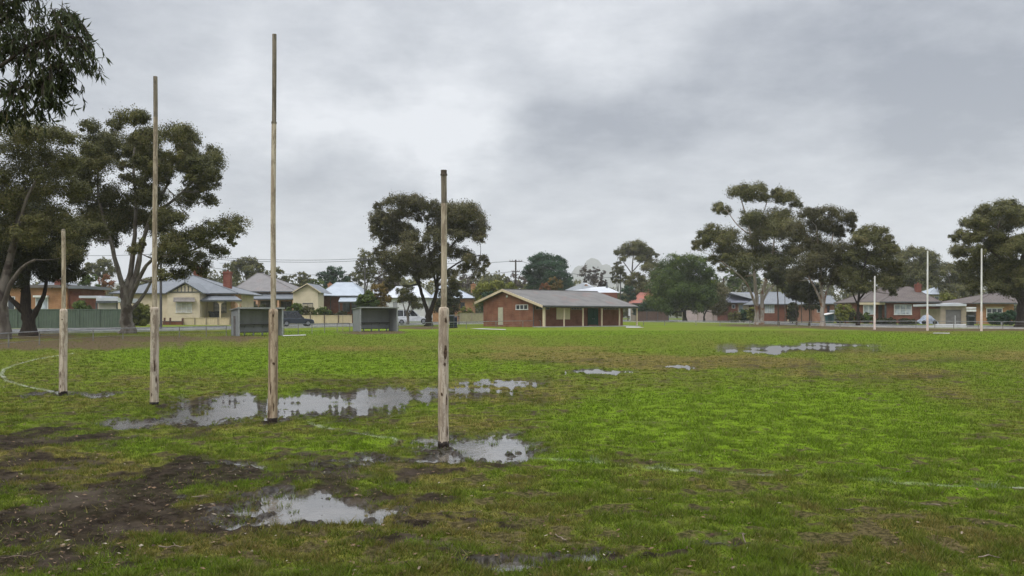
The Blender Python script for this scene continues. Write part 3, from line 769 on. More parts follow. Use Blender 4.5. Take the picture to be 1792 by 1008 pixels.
b = MB(MC); b.box(-.5,VE+.05,-.48,-.36,roofz(-.35)-.03,roofz(-.35)+.13); b.build('gutter', DTRIM, rf)
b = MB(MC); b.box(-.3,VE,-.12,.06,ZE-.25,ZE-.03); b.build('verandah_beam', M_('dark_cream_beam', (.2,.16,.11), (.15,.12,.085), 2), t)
b = MB(MC); b.box(-.5,VE,UR-.12,UR+.12,ZR+TH-.03,ZR+TH+.07); b.build('ridge_capping', TILE, rf)
for px, w in ((952,.25),(987,.15),(1020,.15),(1053,.15),(1084,.15),(1114.5,.16)):
    v = vof(px, 0); b = MB(MC); b.box(v-w/2,v+w/2,-w/2,w/2,0,ZE-.2); b.build('verandah_post', CREAM, t)
b = MB(MC); b.box(-.2,VE+.3,-.5,U0,-.1,.10); b.box(V1,VE+1.6,U0,U0+2.5,-.1,.08); b.build('verandah_slab', CONC, t)
def onfront(name, m, x0, y0, x1, y1, prd, parent=t, back=.05, label=None):
    v0, v1 = vof(x0,U0), vof(x1,U0); vm = (v0+v1)/2
    b = MB(MC); b.box(v0,v1,U0-prd,U0+back,zc(y1,vm,U0),zc(y0,vm,U0)); return b.build(name, m, parent, label)
onfront('shutter_panel', M_('cream_shutter_sheet', (.72,.64,.42), (.64,.56,.37), 1.5), 973.5, 537, 997, 559, .07)
def frontwin(x0, y0, x1, y1, n):
    v0, v1 = vof(x0,U0), vof(x1,U0); z0, z1 = zc(y1,(v0+v1)/2,U0), zc(y0,(v0+v1)/2,U0)
    b = MB(MC); b.box(v0,v1,U0-.07,U0+.02,z1,z1+.06); b.box(v0,v1,U0-.09,U0+.02,z0-.06,z0)
    for i in range(n+1):
        v = v0+(v1-v0)*i/n; b.box(v-.035,v+.035,U0-.065,U0+.02,z0,z1)
    f = b.build('window', M_('dull_cream_frame', (.30,.26,.2), (.22,.19,.15), 3), t)
    b = MB(MC); b.box(v0+.01,v1-.01,U0-.03,U0+.01,z0,z1); b.build('pane', GL, f)
frontwin(937, 537, 961, 540.8, 4); frontwin(999, 537, 1018, 541.2, 4); frontwin(1056, 537, 1082, 541.2, 5)
for x0, x1 in ((1029.5,1037.0),(1037.6,1045)):
    d = onfront('door', DGREEN, x0, 539, x1, 568.2, .06)
    v = vof((x0+x1)/2+ (2.6 if x0 < 1032 else -2.6), U0); b = MB(MC); b.box(v-.02,v+.02,U0-.12,U0-.055,.95,1.12); b.build('handle', MSTEEL, d)
b = MB(MC); v0, v1 = vof(1028.3,U0), vof(1046.2,U0); z = zc(538,v0,U0)
b.box(v0,v0+.1,U0-.085,U0+.02,0,z); b.box(v1-.1,v1,U0-.085,U0+.02,0,z); b.box(v0+.1,v1-.1,U0-.085,U0+.02,z-.1,z); b.build('door_frame', DGREEN, t)
def onside(name, m, x0, y0, x1, y1, prd, parent=t):
    a, c = uof(x0), uof(x1); um = (a+c)/2
    b = MB(MC); b.box(-prd,.05,min(a,c),max(a,c),zc(y1,0,um),zc(y0,0,um)); return b.build(name, m, parent)
d = onside('door', M_('pale_green_cream_door', (.46,.44,.33), (.4,.38,.29), 2), 872.3, 538, 880.6, 568.6, .07)
b = MB(MC); u = uof(874.2); b.box(-.13,-.065,u-.03,u+.03,.95,1.1); b.build('handle', MSTEEL, d)
a, c = uof(903.6), uof(924); z0, z1 = zc(541,0,(a+c)/2), zc(534,0,(a+c)/2)
b = MB(MC); b.box(-.09,.02,c-.05,a+.05,z1,z1+.07); b.box(-.11,.02,c-.08,a+.08,z0-.09,z0)
for i in range(4):
    u = c+(a-c)*i/3; b.box(-.085,.02,u-.045,u+.045,z0,z1)
f = b.build('window', WHITE, t); b = MB(MC); b.box(-.03,.01,c,a,z0,z1); b.build('pane', GL, f)
b = MB(MC); u, z = uof(887.5), zc(518.5,0,uof(887.5)); b.box(-.07,.02,u-.14,u+.14,z-.13,z+.13); b.build('wall_vent', WHITE, t)  # small white vent below the gable peak, gives no light
b = MB(MC); u = uof(955)+.1; b.box(-.1,-.02,U0-.05,U0+.03,0,roofz(U0)-.15); b.build('downpipe', DTRIM, t)

# ------------------------------------------------------------------ orange brick house behind the green fence
Y = 118
t = thing('brick_house', (XP(60,Y), Y, 0), 'orange brick house with flat grey roof behind the green fence at far left', 'house')
wall(t, -30, 503, 118, None, Y, 9, BRICKO); wall(t, 118, 505, 141, None, Y+.4, 7, BRICKR, 'wing_wall')
b = MB(); b.px(-34,498.5,121,503.5,Y-.6,10); rf = b.build('roof', M_roof('dark_flat_roof', (.16,.14,.13), (.12,.1,.1), 1, 0), t)
b = MB(); b.px(119,500,147,505,Y-.7,8); b.build('wing_roof', SLATE, t)
win(t, 63, 521, 84, 543, Y, 2, WHITE, GLC, 1.2); pxbox(t, 'awning', WHITE, 61, 517, 86, 520.5, Y, .05, .5)
win(t, 2, 520, 26, 541, Y, 2, WHITE, GL, 1.0)
chimney(t, 95, 489, 106, 500, Y+3)
Y = 112
t = thing('carport', (XP(172,Y), Y, 0), 'low carport with flat white roof between orange house and cream cottage', 'carport')
pxbox(t, 'roof', WROOF, 138, 517.5, 176, 521.5, Y, 5); pxbox(t, 'roof', WROOF, 168, 521, 206, 529, Y-.5, 6)
pxbox(t, 'fascia', DTRIM, 168, 526.5, 206, 530.5, Y-.52, .05, .03); pxbox(t, 'roller_door', M_('pale_roller_door', (.46,.43,.40), (.4,.37,.34), 2), 171, 530.5, 203, 560, Y, .1)
for px in (140, 168.6, 205): vpost(t, px, 530, None, Y, DTRIM, .14, 'carport_post')

# green sheet fence on the far side of the street
GRN = M_('grey_green_sheet', (.105,.135,.105), (.085,.112,.088), 1.2, .5)
Yg = 97.5
t = thing('sheet_fence', (XP(90,Yg), Yg, 0), 'tall grey green sheet metal fence along the street at left', 'fence')
b = MB(); corr(b, XP(-160,Yg), Yg, XP(214,Yg), Yg, .02, ZP(541.5,Yg), .03, .30); b.build('panel', GRN, t)
pxbox(t, 'top_rail', GRN, -160, 540.8, 214, 542.4, Yg, .06, .06)
for px in range(-150, 220, 36): vpost(t, px, 541, None, Yg-.02, GRN, .12, 'fence_post')

# ------------------------------------------------------------------ cream weatherboard cottage
Y = 140
t = thing('weatherboard_cottage', (XP(320,Y), Y, 0), 'cream weatherboard cottage with gabled bay, window awning and slate grey hip roof', 'house')
wall(t, 198, 512, 405, None, Y, 12, CREAMW, 'wall', True)
hip(t, 191, 417, 513, 318, 334, 480.5, Y, 12.5, SLATE, .7)
Yb_ = 136.5
wall(t, 293, 511, 349.5, None, Yb_, 3.6, CREAMW, 'bay_wall', True)
g = gable(t, 290, 355.5, 513.5, 323.5, 494.5, Yb_, 7.5, SLATE, DTRIM, CREAMW, .45)
b = MB()
for px in (311, 317.5, 323.5, 329.5, 336): b.px(px-.6, 500 if 314 < px < 333 else 504, px+.6, 510.5, Yb_-.05, .04, .03)
b.px(296, 510.2, 351, 512, Yb_-.06, .05, .05); b.build('gable_strapping', DTRIM, g)
b = MB(); x = XP(323.5,Yb_-.4); z = ZP(494.5,Yb_-.4); b.tube([(x,Yb_-.45,z-.1),(x,Yb_-.45,z+.35),(x,Yb_-.45,z+.5)], [.06,.05,.01], 6); b.build('finial', DTRIM, g)
w = win(t, 308.5, 530, 335.5, 546.5, Yb_, 3, WHITE, GLC, 1.1)
aw = MB(); aw.prism([(XP(304,Yb_),Yb_-.05,ZP(521,Yb_)),(XP(340.5,Yb_),Yb_-.05,ZP(521,Yb_)),(XP(341.5,Yb_-1),Yb_-1,ZP(528.3,Yb_-1)),(XP(303,Yb_-1),Yb_-1,ZP(528.3,Yb_-1))], (0,0,.07)); aw.build('awning', M_('grey_brown_awning', (.22,.20,.18), (.17,.155,.14), 2), t)
win(t, 233, 525, 245, 530.5, Y, 2, DTRIM, GL)
leanto(t, 350, 410, 517.5, 349.5, 423, 526, Y, Y-3.2, SLATE)
pxbox(t, 'verandah_wall', PEACH, 404, 512, 412, 557, Y-.2, 3)
for px in (385.5, 418):
    p = vpost(t, px, 527, None, Y-3, CREAM, .2)
    b = MB(); x = XP(px,Y-3); z = ZP(527,Y-3)
    for s in (-1, 1): b.prism([(x+s*.1,Y-3.05,z-.6),(x+s*.1,Y-3.05,z),(x+s*.65,Y-3.05,z)], (0,.08,0))
    b.build('bracket', CREAM, p)
win(t, 374.5, 529, 396, 547, Y, 2, DTRIM, GL, .8); d = pxbox(t, 'door', M_('dark_red_brown_door', (.06,.03,.025), (.045,.025,.02), 2), 349.9, 528, 355, 556, Y, .1, .06)
pxbox(d, 'handle', MSTEEL, 350.7, 542, 351.4, 544, Y, .02, .12)
chimney(t, 390.5, 475, 403, 506, Y+3.5); chimney(t, 338, 467.5, 350, 487, Y+9)
b = MB(); b.px(366,546,384,555.5,Y-1.6,.7); b.px(364,545,386,547,Y-1.7,.9)
for px in (366.5, 383): b.px(px, 555.5, px+1, 560, Y-1.5, .1)
tag(b.build('outdoor_table', M_('black_cover', (.015,.017,.018), (.03,.032,.033), 3, .5), None, None, .05), 'dark covered table on the verandah of the cream cottage', 'table')

# walls and fences along the far footpath
Yq = 131
t = thing('garden_wall', (XP(302,Yq), Yq, 0), 'low red brick garden wall with timber posts before the cream cottage', 'wall')
pxbox(t, 'wall', BRICKR, 284.5, 562.5, 318.5, 568.5, Yq, .4); pxbox(t, 'coping', DTRIM, 284, 561.8, 319, 562.6, Yq, .5, .05)
for px in (288, 298, 319.5): vpost(t, px, 556 if px < 310 else 557, None, Yq, M_('red_brown_post', (.14,.07,.05), (.1,.05,.04), 3), .22, 'pillar')
FC = M_('cream_fence_sheet', (.60,.50,.33), (.53,.44,.29), 1.5, .6)
def sheetfence(x0, x1, y0, Yf, m, label, step=24, pm=TAN):
    t = thing('boundary_fence', (XP((x0+x1)/2,Yf), Yf, 0), label, 'fence')
    b = MB(); corr(b, XP(x0,Yf), Yf, XP(x1,Yf), Yf, .02, ZP(y0,Yf), .02, .34); b.build('panel', m, t)
    pxbox(t, 'top_rail', m, x0, y0-.5, x1, y0+.4, Yf, .06, .06)
    x = x0
    while x <= x1+.1: vpost(t, x, y0-.8, None, Yf-.06, pm, .14, 'fence_post'); x += step
sheetfence(320, 402, 556.5, 131.5, FC, 'low cream fence in front of the cottage verandah', 20.5)
sheetfence(404, 494, 552.5, 140, FC, 'cream fence running behind the first grey shelter', 22)
sheetfence(494, 616, 552, 143, FC, 'cream panel fence behind the parked dark car', 24.5, M_('brown_post', (.17,.12,.09), (.12,.09,.07), 3))

def aerial(parent, px, y0, y1, Y):
    s = Y/F; b = MB(); x = XP(px,Y); z0, z1 = ZP(y1,Y), ZP(y0,Y)
    b.tube([(x,Y,z0),(x,Y,z1)], .035, 6); b.bar((x-.9,Y-.05,z1-.15),(x+.9,Y-.05,z1-.15), .04)
    for k in range(7): b.bar((x-.85+.28*k,Y-.45,z1-.15),(x-.85+.28*k,Y+.35,z1-.15), .03)
    b.build('aerial', DTRIM, parent)
aerial(t, 394, 459, 476, 143.5)
# ------------------------------------------------------------------ peach house with cream gable
Y = 165
t = thing('rendered_house', (XP(470,Y), Y, 0), 'peach rendered house with worn brown hip roof and cream gabled wing', 'house')
wall(t, 409, 509, 515, None, Y, 14, PEACH)
hip(t, 402, 519, 510, 450, 459, 478, Y, 15, RUSTY, .8)
pxbox(t, 'verandah_end', CREAM, 437, 511, 448, 519, Y-.3, .3); leanto(t, 444, 512, 514, 438, 516, 523.5, Y, Y-3, SLATE)
for px in (438.5, 450, 487, 514): vpost(t, px, 524, None, Y-2.9, PEACH, .32)
win(t, 456, 527, 480, 540, Y, 3, DTRIM, GL); win(t, 492, 528, 510, 541, Y, 2, DTRIM, GL); win(t, 440, 528, 447, 540, Y, 1, DTRIM, GL)
Yb_ = 161.5
wall(t, 513, 511, 556.5, None, Yb_, 5, CREAMW, 'wing_wall', True)
gable(t, 510.5, 561.5, 512.5, 537.5, 496.5, Yb_, 10, SLATE, CREAM, CREAMW, .6)
win(t, 530, 531, 547.5, 542, Yb_, 2, DTRIM, GL)

# ------------------------------------------------------------------ red brick house with pale roof
Y = 172
t = thing('brick_house', (XP(598,Y), Y, 0), 'red brick house under a pale blue white hip roof, left of the second shelter', 'house')
wall(t, 559, 516.5, 634, None, Y, 12, BRICKR); hip(t, 555, 640, 517.5, 589, 617, 494, Y, 12.5, ZINC, .7)
leanto(t, 596, 630, 519.5, 592, 628, 528.5, Y, Y-3, ZINC, 'porch_roof')
for px in (593.5, 626): vpost(t, px, 529, None, Y-2.9, DTRIM, .16)
win(t, 600, 531, 612, 545, Y, 2, DTRIM, GL); win(t, 616, 531, 626, 548, Y, 1, DTRIM, GL)
chimney(t, 573.5, 496, 580, 512, Y+5, BRICKO)
pxbox(t, 'downpipe', DTRIM, 578, 518, 579, 550, Y, .1, .1)

# ------------------------------------------------------------------ houses behind the central tree
Y = 205
t = thing('white_cottage', (XP(712,Y), Y, 0), 'white cottage with white roof half hidden behind the big central tree', 'house')
wall(t, 676, 521, 750, None, Y, 11, M_('white_weatherboard', (.70,.71,.72), (.6,.61,.62), 1), 'wall', True); hip(t, 672, 754, 521, 695, 735, 500, Y, 11, WROOF, .6)
win(t, 687, 528, 696, 538, Y, 1, WHITE, GL, .9); win(t, 719, 528, 733, 540, Y, 2, WHITE, GL, .9)
Y = 195
t = thing('orange_house', (XP(790,Y), Y, 0), 'orange brick house with pale blue roof left of the clubhouse', 'house')
wall(t, 757, 520.5, 828, None, Y, 11, BRICKO); hip(t, 752, 833, 521.5, 772, 786, 498.5, Y, 12, ZINC, .7)
win(t, 806, 530, 813, 541, Y, 1, DTRIM, GL); chimney(t, 824, 497, 832.5, 512, Y+2, BRICKO); pxbox(t, 'pillar', BRICKO, 761, 541, 770, 560.5, Y-6, 1)
sheetfence(805, 846, 548.5, 182, M_('olive_cream_paling', (.34,.32,.18), (.28,.26,.14), 2), 'low olive cream fence left of the clubhouse', 20)

Y = 215
t = thing('white_roofed_house', (XP(1035,Y), Y, 0), 'house with white sheet roof showing above the clubhouse ridge', 'house')
wall(t, 985, 512, 1080, None, Y, 12, BRICKR); b = MB()
b.add([(XP(978,Y),Y,ZP(512,Y)),(XP(1085,Y),Y,ZP(512,Y)),(XP(1085,Y),Y+13,ZP(512,Y)),(XP(978,Y),Y+13,ZP(512,Y)),
       (XP(1022,Y),Y+4,ZP(493.5,Y)),(XP(1030,Y),Y+6,ZP(493.5,Y)),(XP(1044,Y),Y+6,ZP(501,Y)),(XP(1066,Y),Y+6,ZP(500,Y))],
      [(0,1,7,6),(0,6,5,4),(0,4,3),(4,5,3),(5,6,3),(6,7,2,3),(7,1,2)]); b.build('roof', WROOF, t)
b = MB(); b.tube([(XP(1027,Y),Y+2,ZP(500,Y)),(XP(1027,Y),Y+2,ZP(497,Y))], [.5,.3], 8); b.build('roof_vent', M_('rust_vent', (.25,.17,.12), None, 3), t)
b = MB(); x = XP(1066,Y); b.tube([(x,Y+5,ZP(503,Y)),(x,Y+5,ZP(497,Y)),(x,Y+5,ZP(493,Y))], [.35,.2,.1], 6); b.build('flue', DTRIM, t)
Y = 245
t = thing('red_roofed_house', (XP(1130,Y), Y, 0), 'small house with red tiled roof right of the clubhouse', 'house')
wall(t, 1112, 530, 1160, None, Y, 10, TAN); hip(t, 1107, 1165, 530.5, 1120, 1150, 512, Y, 10, REDT, .8); chimney(t, 1133, 507, 1138, 516, Y+3, BRICKO)
win(t, 1119, 535, 1127, 544, Y, 1)
sheetfence(1113, 1170, 545.5, 228, M_('brown_paling', (.13,.085,.065), (.1,.065,.05), 2), 'brown paling fence right of the clubhouse', 19, DTRIM)
sheetfence(1194, 1276, 543.5, 225, M_('pale_pink_render', (.55,.46,.41), (.47,.39,.35), 1), 'pale pinkish garden wall behind the dense green tree', 27)

# ------------------------------------------------------------------ houses at right
Y = 212
t = thing('brick_house', (XP(1300,Y), Y, 0), 'brick house with violet grey and white roof, left of the tallest right-hand gum', 'house')
wall(t, 1274, 529, 1291, None, Y, 11, BRICKR); wall(t, 1291, 530, 1322, None, Y+.6, 10, CREAM, 'porch_wall')
hip(t, 1270, 1330, 529.5, 1283, 1318, 512, Y, 11, PROOF, .7)
b = MB(); b.prism([(XP(1277,Y-.4),Y-.4,ZP(512.5,Y)),(XP(1330,Y-.4),Y-.4,ZP(527,Y)),(XP(1330,Y-.4),Y-.4,ZP(515,Y)),(XP(1284,Y-.4),Y-.4,ZP(511,Y))], (0,9,0)); b.build('white_roof', WROOF, t)
win(t, 1281, 534, 1286, 539, Y, 1); win(t, 1293, 534, 1300, 548, Y+.6, 1, WHITE, GLC)
Y = 195
t = thing('brick_house', (XP(1370,Y), Y, 0), 'red brick house with slate grey roof and wide white window between the gum trunks', 'house')
wall(t, 1336, 531.5, 1381, None, Y, 12, BRICKR); wall(t, 1381, 531.5, 1408, None, Y+2, 10, BRICKR, 'porch_wall'); hip(t, 1330, 1411, 532, 1346, 1392, 511, Y, 13, SLATE, .8)
win(t, 1338.5, 533.5, 1354.5, 547, Y, 4, WHITE, GLC, .9); pxbox(t, 'door', DTRIM, 1384, 535, 1391, 556, Y+2, .1, .06)
for px in (1379, 1397): vpost(t, px, 532, None, Y-.5, CREAM, .25)
pxbox(t, 'side_wall', CREAM, 1396, 536, 1404, 555, Y+1.8, .2)
Y = 182
t = thing('brick_house', (XP(1442,Y), Y, 0), 'pinkish brick house with grey roof seen between two gum trunks', 'house')
wall(t, 1425, 531, 1460, None, Y, 12, M_brick('pink_brick', (.40,.2,.14), (.34,.16,.115), (.3,.2,.15))); hip(t, 1419, 1466, 531.5, 1434, 1453, 517, Y, 12, SLATE, .6)
win(t, 1447, 535, 1452, 547, Y, 1, BRICKR, GL); win(t, 1430, 535, 1441, 546, Y, 2)
Y = 158
t = thing('brick_bungalow', (XP(1590,Y), Y, 0), 'red brick bungalow with brown tiled hip roof, tall chimney and white framed windows', 'house')
wall(t, 1552, 529, 1645, None, Y, 13, BRICKR); wall(t, 1505, 530, 1552, None, Y+2.2, 11, BRICKR, 'wing_wall')
hip(t, 1540, 1648, 528, 1583, 1592, 501.5, Y, 14, TILE2, .8)
hip(t, 1502, 1600, 528.5, 1538, 1585, 503, Y+2.2, 11, TILE2, .6, 'wing_roof')
win(t, 1565, 534, 1595, 550, Y, 3, WHITE, GLC, 1.2, 1); win(t, 1511, 535, 1528.5, 549.5, Y+2.2, 2, WHITE, GLC, 1.1)
pxbox(t, 'porch_beam', CREAM, 1505, 529.3, 1549, 533.2, Y-.4, .3); vpost(t, 1549.5, 533, None, Y-.3, DTRIM, .25)
pxbox(t, 'door', DTRIM, 1537, 534, 1545, 559, Y+2.2, .1, .08)
chimney(t, 1603.5, 497, 1612.5, 518, Y+4)
aerial(t, 1560, 497, 512, 165)
pxbox(t, 'meter_box', DTRIM, 1625, 542, 1631, 552, Y, .1, .1)
Y = 142
t = thing('garage', (XP(1667,Y), Y, 0), 'tan garage with grey roller door and white edged flat roof behind the driveway', 'garage')
wall(t, 1646, 540, 1655, None, Y, 7, TAN, 'pillar'); wall(t, 1682.5, 540, 1691, None, Y, 7, TAN, 'pillar'); pxbox(t, 'lintel', TAN, 1646, 535.5, 1691, 542, Y-.01, .3)
pxbox(t, 'roller_door', M_('grey_roller_door', (.16,.155,.145), (.13,.125,.115), 2), 1655, 542, 1682.5, 569, Y+.2, .1); pxbox(t, 'roof', WROOF, 1637.5, 531.8, 1691.5, 535.6, Y-.6, 8)
b = MB(); vs = [(XP(1666+24*i/8,Y+4),Y+4,ZP(532.5-2.6*math.sin(math.pi*(.25+.75*i/8)),Y+4)) for i in range(9)]
b.prism(vs+[(vs[-1][0],Y+4,ZP(533.5,Y+4)),(vs[0][0],Y+4,ZP(533.5,Y+4))], (0,4,0)); b.build('rear_roof', WROOF, t)
t = thing('side_gate', (XP(1700,Y+1), Y+1, 0), 'dark grey double gate under a white carport edge beside the garage', 'gate')
pxbox(t, 'panel', M_('dark_gate_sheet', (.09,.08,.08), (.07,.062,.06), 2), 1691.5, 546, 1708, 568, Y+1, .1)
pxbox(t, 'carport_edge', WHITE, 1691.5, 537.5, 1708.5, 540, Y+.8, 4); pxbox(t, 'carport_edge', WHITE, 1690, 541.5, 1708.5, 545.2, Y+.4, 4)
Y = 146
t = thing('brick_house', (XP(1742,Y), Y, 0), 'orange brown brick house with brown tiled roof at the right edge', 'house')
wall(t, 1708.8, 530, 1774, None, Y, 13, BRICKO); hip(t, 1702, 1778, 530, 1738, 1748, 512.5, Y, 14, TILE2, .8); hip(t, 1745, 1800, 531, 1764, 1778, 514, Y+4, 12, TILE2, .6, 'rear_roof')
win(t, 1726.5, 540.5, 1753.5, 554.5, Y, 3, WHITE, GL, 1.2, 1); pxbox(t, 'lintel', CREAM, 1724, 536.8, 1757, 538.6, Y, .05, .07)

# far roofs showing between trees
for (x0,x1,ey,r0,r1,ry,Y,m,lab) in ((1625,1668,515,1638,1655,502,230,ZINC,'distant house with pale blue roof between the bungalow and the tall white post'),
                                 (60,130,503,80,110,490,190,SLATE,'distant grey roofed house behind the orange brick house'),
                                 (630,690,520,645,675,505,240,WROOF,'distant white roofed house left of the central tree')):
    t = thing('distant_house', (XP((x0+x1)/2,Y), Y, 0), lab, 'house')
    wall(t, x0+3, ey, x1-3, None, Y, 9, TAN); hip(t, x0, x1, ey, r0, r1, ry, Y, 9, m, .6); win(t, x0+10, ey+4, x0+18, ey+13, Y, 1)

# ------------------------------------------------------------------ street, kerbs and paths
MR = None
def road_mat():
    m, nt, b = _mat('wet_asphalt')
    n1 = noise(nt, .35, 5, stretch=(.3,1,1)); n2 = noise(nt, 6, 4)
    nt.links.new(mix(nt, ramp(nt, n2, .35, .7), (.045,.047,.05), (.075,.077,.08)), b.inputs['Base Color'])
    r = N(nt, 'ShaderNodeMapRange'); r.inputs[1].default_value = .35; r.inputs[2].default_value = .65; r.inputs[3].default_value = .12; r.inputs[4].default_value = .4
    nt.links.new(n1, r.inputs[0]); nt.links.new(r.outputs[0], b.inputs['Roughness']); b.inputs['Specular IOR Level'].default_value = .6
    bump(nt, b, n2, .08, .01)
    return m
EDGE = [(-420,595,582.5),(-160,589.5,580.5),(0,586,578.8),(100,584,577.6),(240,581.2,575.8),(390,577.4,573.3),(520,574.4,569.6),(620,571.9,567.6),(720,569.8,565.8),(800,568,564.3),(900,566.3,563),(1000,564.2,561.3),(1100,563.4,560.2),(1200,564,561),(1320,566.6,563.6),(1400,569.6,566.2),(1500,572.4,568.7),(1600,574.2,571),(1700,575.2,572),(1800,576.2,573),(2000,579,575.5),(2300,586,580)]
nearp = [Vector(G(x, a)) for x, a, b_ in EDGE]; farp = [Vector(G(x, b_)) for x, a, b_ in EDGE]
def smooth(pts, n=6):
    out = []
    for i in range(len(pts)-1):
        p0, p1, p2, p3 = pts[max(i-1,0)], pts[i], pts[i+1], pts[min(i+2,len(pts)-1)]
        for k in range(n):
            t = k/n
            out.append(.5*((2*p1)+(p2-p0)*t+(2*p0-5*p1+4*p2-p3)*t*t+(3*p1-p0-3*p2+p3)*t**3))
    return out+[pts[-1]]
nearp, farp = smooth(nearp), smooth(farp)
b = MB(); n = len(nearp)
b.add([(p.x,p.y,.056) for p in nearp]+[(p.x,p.y,.056) for p in farp], [(i,i+1,n+i+1,n+i) for i in range(n-1)])
tag(b.build('street', road_mat()), 'wet grey street curving behind the oval', kind='structure')
for pts, lab in ((nearp,'pale kerb on the oval side of the street'), (farp,'pale kerb on the house side of the street')):
    b = MB()
    for p, q in zip(pts, pts[1:]): b.bar((p.x,p.y,.09), (q.x,q.y,.09), .22, .2)
    tag(b.build('kerb', PAVE), lab, kind='structure')
b = MB(); b.add([tuple(G(x,y))[:2]+(.066,) for x, y in ((1622,572.4),(1692,573),(1690,567.2),(1640,567.2))], [(0,1,2,3)])
tag(b.build('driveway', CONC), 'wet concrete driveway leading to the tan garage', kind='structure')
for poly, lab in ([((494,589.6),(536,588.2),(535,587),(496,588.2)), 'narrow pale concrete slab beside the first shelter'], [((822,576.2),(886,578.4),(884,577.2),(840,575.6)), 'pale concrete slab in the grass left of the clubhouse'],
                  [((1095,574.2),(1128,574.2),(1116,572.4),(1096,572.2)), 'pale path at the right end of the clubhouse verandah'], [((1632,584.6),(1662,585),(1662,583.9),(1634,583.7)), 'worn pale patch in front of the far goal posts']):
    b = MB(); b.add([tuple(G(x,y))[:2]+(.062,) for x, y in poly], [(0,1,2,3)]); tag(b.build('concrete_path', PAVE), lab, kind='structure')
# ------------------------------------------------------------------ vehicles
TYRE = M_('tyre_rubber', (.018,.018,.018), (.028,.028,.028), 8, .8); RIM = M_('wheel_rim', (.35,.36,.37), (.25,.25,.26), 6, .35, .8)
CGL = M_glass('car_window_glass', (.012,.014,.016), .05)
def paint(name, c):
    m = M_(name, c, tuple(x*.85 for x in c), 2, .3); b = m.node_tree.nodes['Principled BSDF']
    b.inputs['Coat Weight'].default_value = .8; b.inputs['Coat Roughness'].default_value = .08
    return m
LAMP = M_('headlamp_lens', (.6,.62,.64), (.5,.5,.52), 8, .15); TAIL = M_('tail_lamp_lens', (.30,.012,.01), (.22,.01,.01), 8, .2); PLATE = M_('number_plate', (.6,.6,.56), None, 9)
def car(px, basepy, ang, L, Wd, Ht, m, label, wagon=True, name='parked_car'):
    g = G(px, basepy); g.z = .06
    t = thing(name, g, label, 'car')
    M = Matrix.Translation(g) @ Matrix.Rotation(R(ang), 4, 'Z')
    l, w = L/2, Wd/2; zb, zw, zt = Ht*.17, Ht*.55, Ht
    prof = [(-l*.97,zb),(-l,zb+.12),(-l,zw*.8),(-l*.96,zw),(l*.34,zw),(l*.88,zw*.86),(l*.985,zw*.70),(l,zb+.12),(l*.96,zb)]
    b = MB(M); b.prism([(x,-w,z) for x, z in prof], (0,Wd,0)); body = b.build('body', m, t, None, .07)
    rear = -l*.93 if wagon else -l*.74
    lo = [(rear,zw-.02),(l*.40,zw-.02)]; hi = [(rear+l*.12,zt-.06),(l*.06,zt-.06)]
    wi, wt = w*.96, w*.80
    b = MB(M); b.add([(lo[0][0],-wi,lo[0][1]),(lo[1][0],-wi,lo[1][1]),(lo[1][0],wi,lo[1][1]),(lo[0][0],wi,lo[0][1]),(hi[0][0],-wt,hi[0][1]),(hi[1][0],-wt,hi[1][1]),(hi[1][0],wt,hi[1][1]),(hi[0][0],wt,hi[0][1])],
          [(0,3,2,1),(4,5,6,7),(0,1,5,4),(1,2,6,5),(2,3,7,6),(3,0,4,7)]); b.build('window_glass', CGL, t)
    b = MB(M); b.box(hi[0][0]-.04,hi[1][0]+.04,-wt-.02,wt+.02,zt-.065,zt); rf = b.build('roof', m, t, None, .03)
    for s in (-1, 1):
        for k0, k1 in ((0.0,0.0),(.34,.36),(.66,.66),(1,1)):
            xa = lo[0][0]+(lo[1][0]-lo[0][0])*k0; xb = hi[0][0]+(hi[1][0]-hi[0][0])*k1
            b = MB(M); b.bar((xa, s*(wi+.012), zw-.03), (xb, s*(wt+.012), zt-.05), .09, .05); b.build('window_pillar', m, t)
    if wagon:
        b = MB(M)
        for s in (-1, 1): b.bar((hi[0][0]+.1, s*wt*.9, zt+.05), (hi[1][0]-.1, s*wt*.9, zt+.05), .05, .05)
        b.build('roof_rail', DTRIM, rf)
    r = Ht*.2
    for x in (-l*.62, l*.64):
        for s in (-1, 1):
            b = MB(M); b.tube([(x, s*(w-.2), r), (x, s*(w-.015), r), (x, s*(w+.012), r)], [r, r, r*.93], 20); wh = b.build('wheel', TYRE, t)
            b = MB(M); b.tube([(x, s*(w-.05), r), (x, s*(w+.022), r)], [r*.62, r*.58], 14); b.build('rim', RIM, wh)
    for s in (-1, 1):
        b = MB(M); b.box(l*.93,l*1.0,s*w*.62-.2,s*w*.62+.2,zw*.66,zw*.80); b.build('headlight', LAMP, t, None, .02)
        b = MB(M); b.box(-l*1.012,-l*.95,s*w*.78-.12,s*w*.78+.12,zw*.62,zw*.96); b.build('tail_light', TAIL, t, None, .02)
        b = MB(M); b.box(l*.3,l*.38,s*w-.02+s*.1,s*w+.02+s*.16,zw*.96,zw*1.12); b.build('mirror', m, t, None, .02)
    b = MB(M); b.box(-l*1.03,-l*.96,-w*.94,w*.94,zb+.02,zb+.2); b.build('bumper', DTRIM, body, None, .03)
    b = MB(M); b.box(l*.96,l*1.02,-w*.94,w*.94,zb+.02,zb+.2); b.build('bumper', DTRIM, body, None, .03)
    b = MB(M); b.box(-l*1.02,-l*.99,-.26,.26,zw*.55,zw*.68); b.build('number_plate', PLATE, body)
    return t
car(518, 571.6, 24, 4.4, 1.9, 1.95, paint('dark_blue_grey_paint', (.028,.036,.052)), 'dark blue grey wagon parked on the street right of the first shelter')
car(722, 567.3, 3, 6.0, 2.1, 2.35, paint('white_car_paint', (.66,.68,.70)), 'white wagon parked behind the trunk of the central tree')
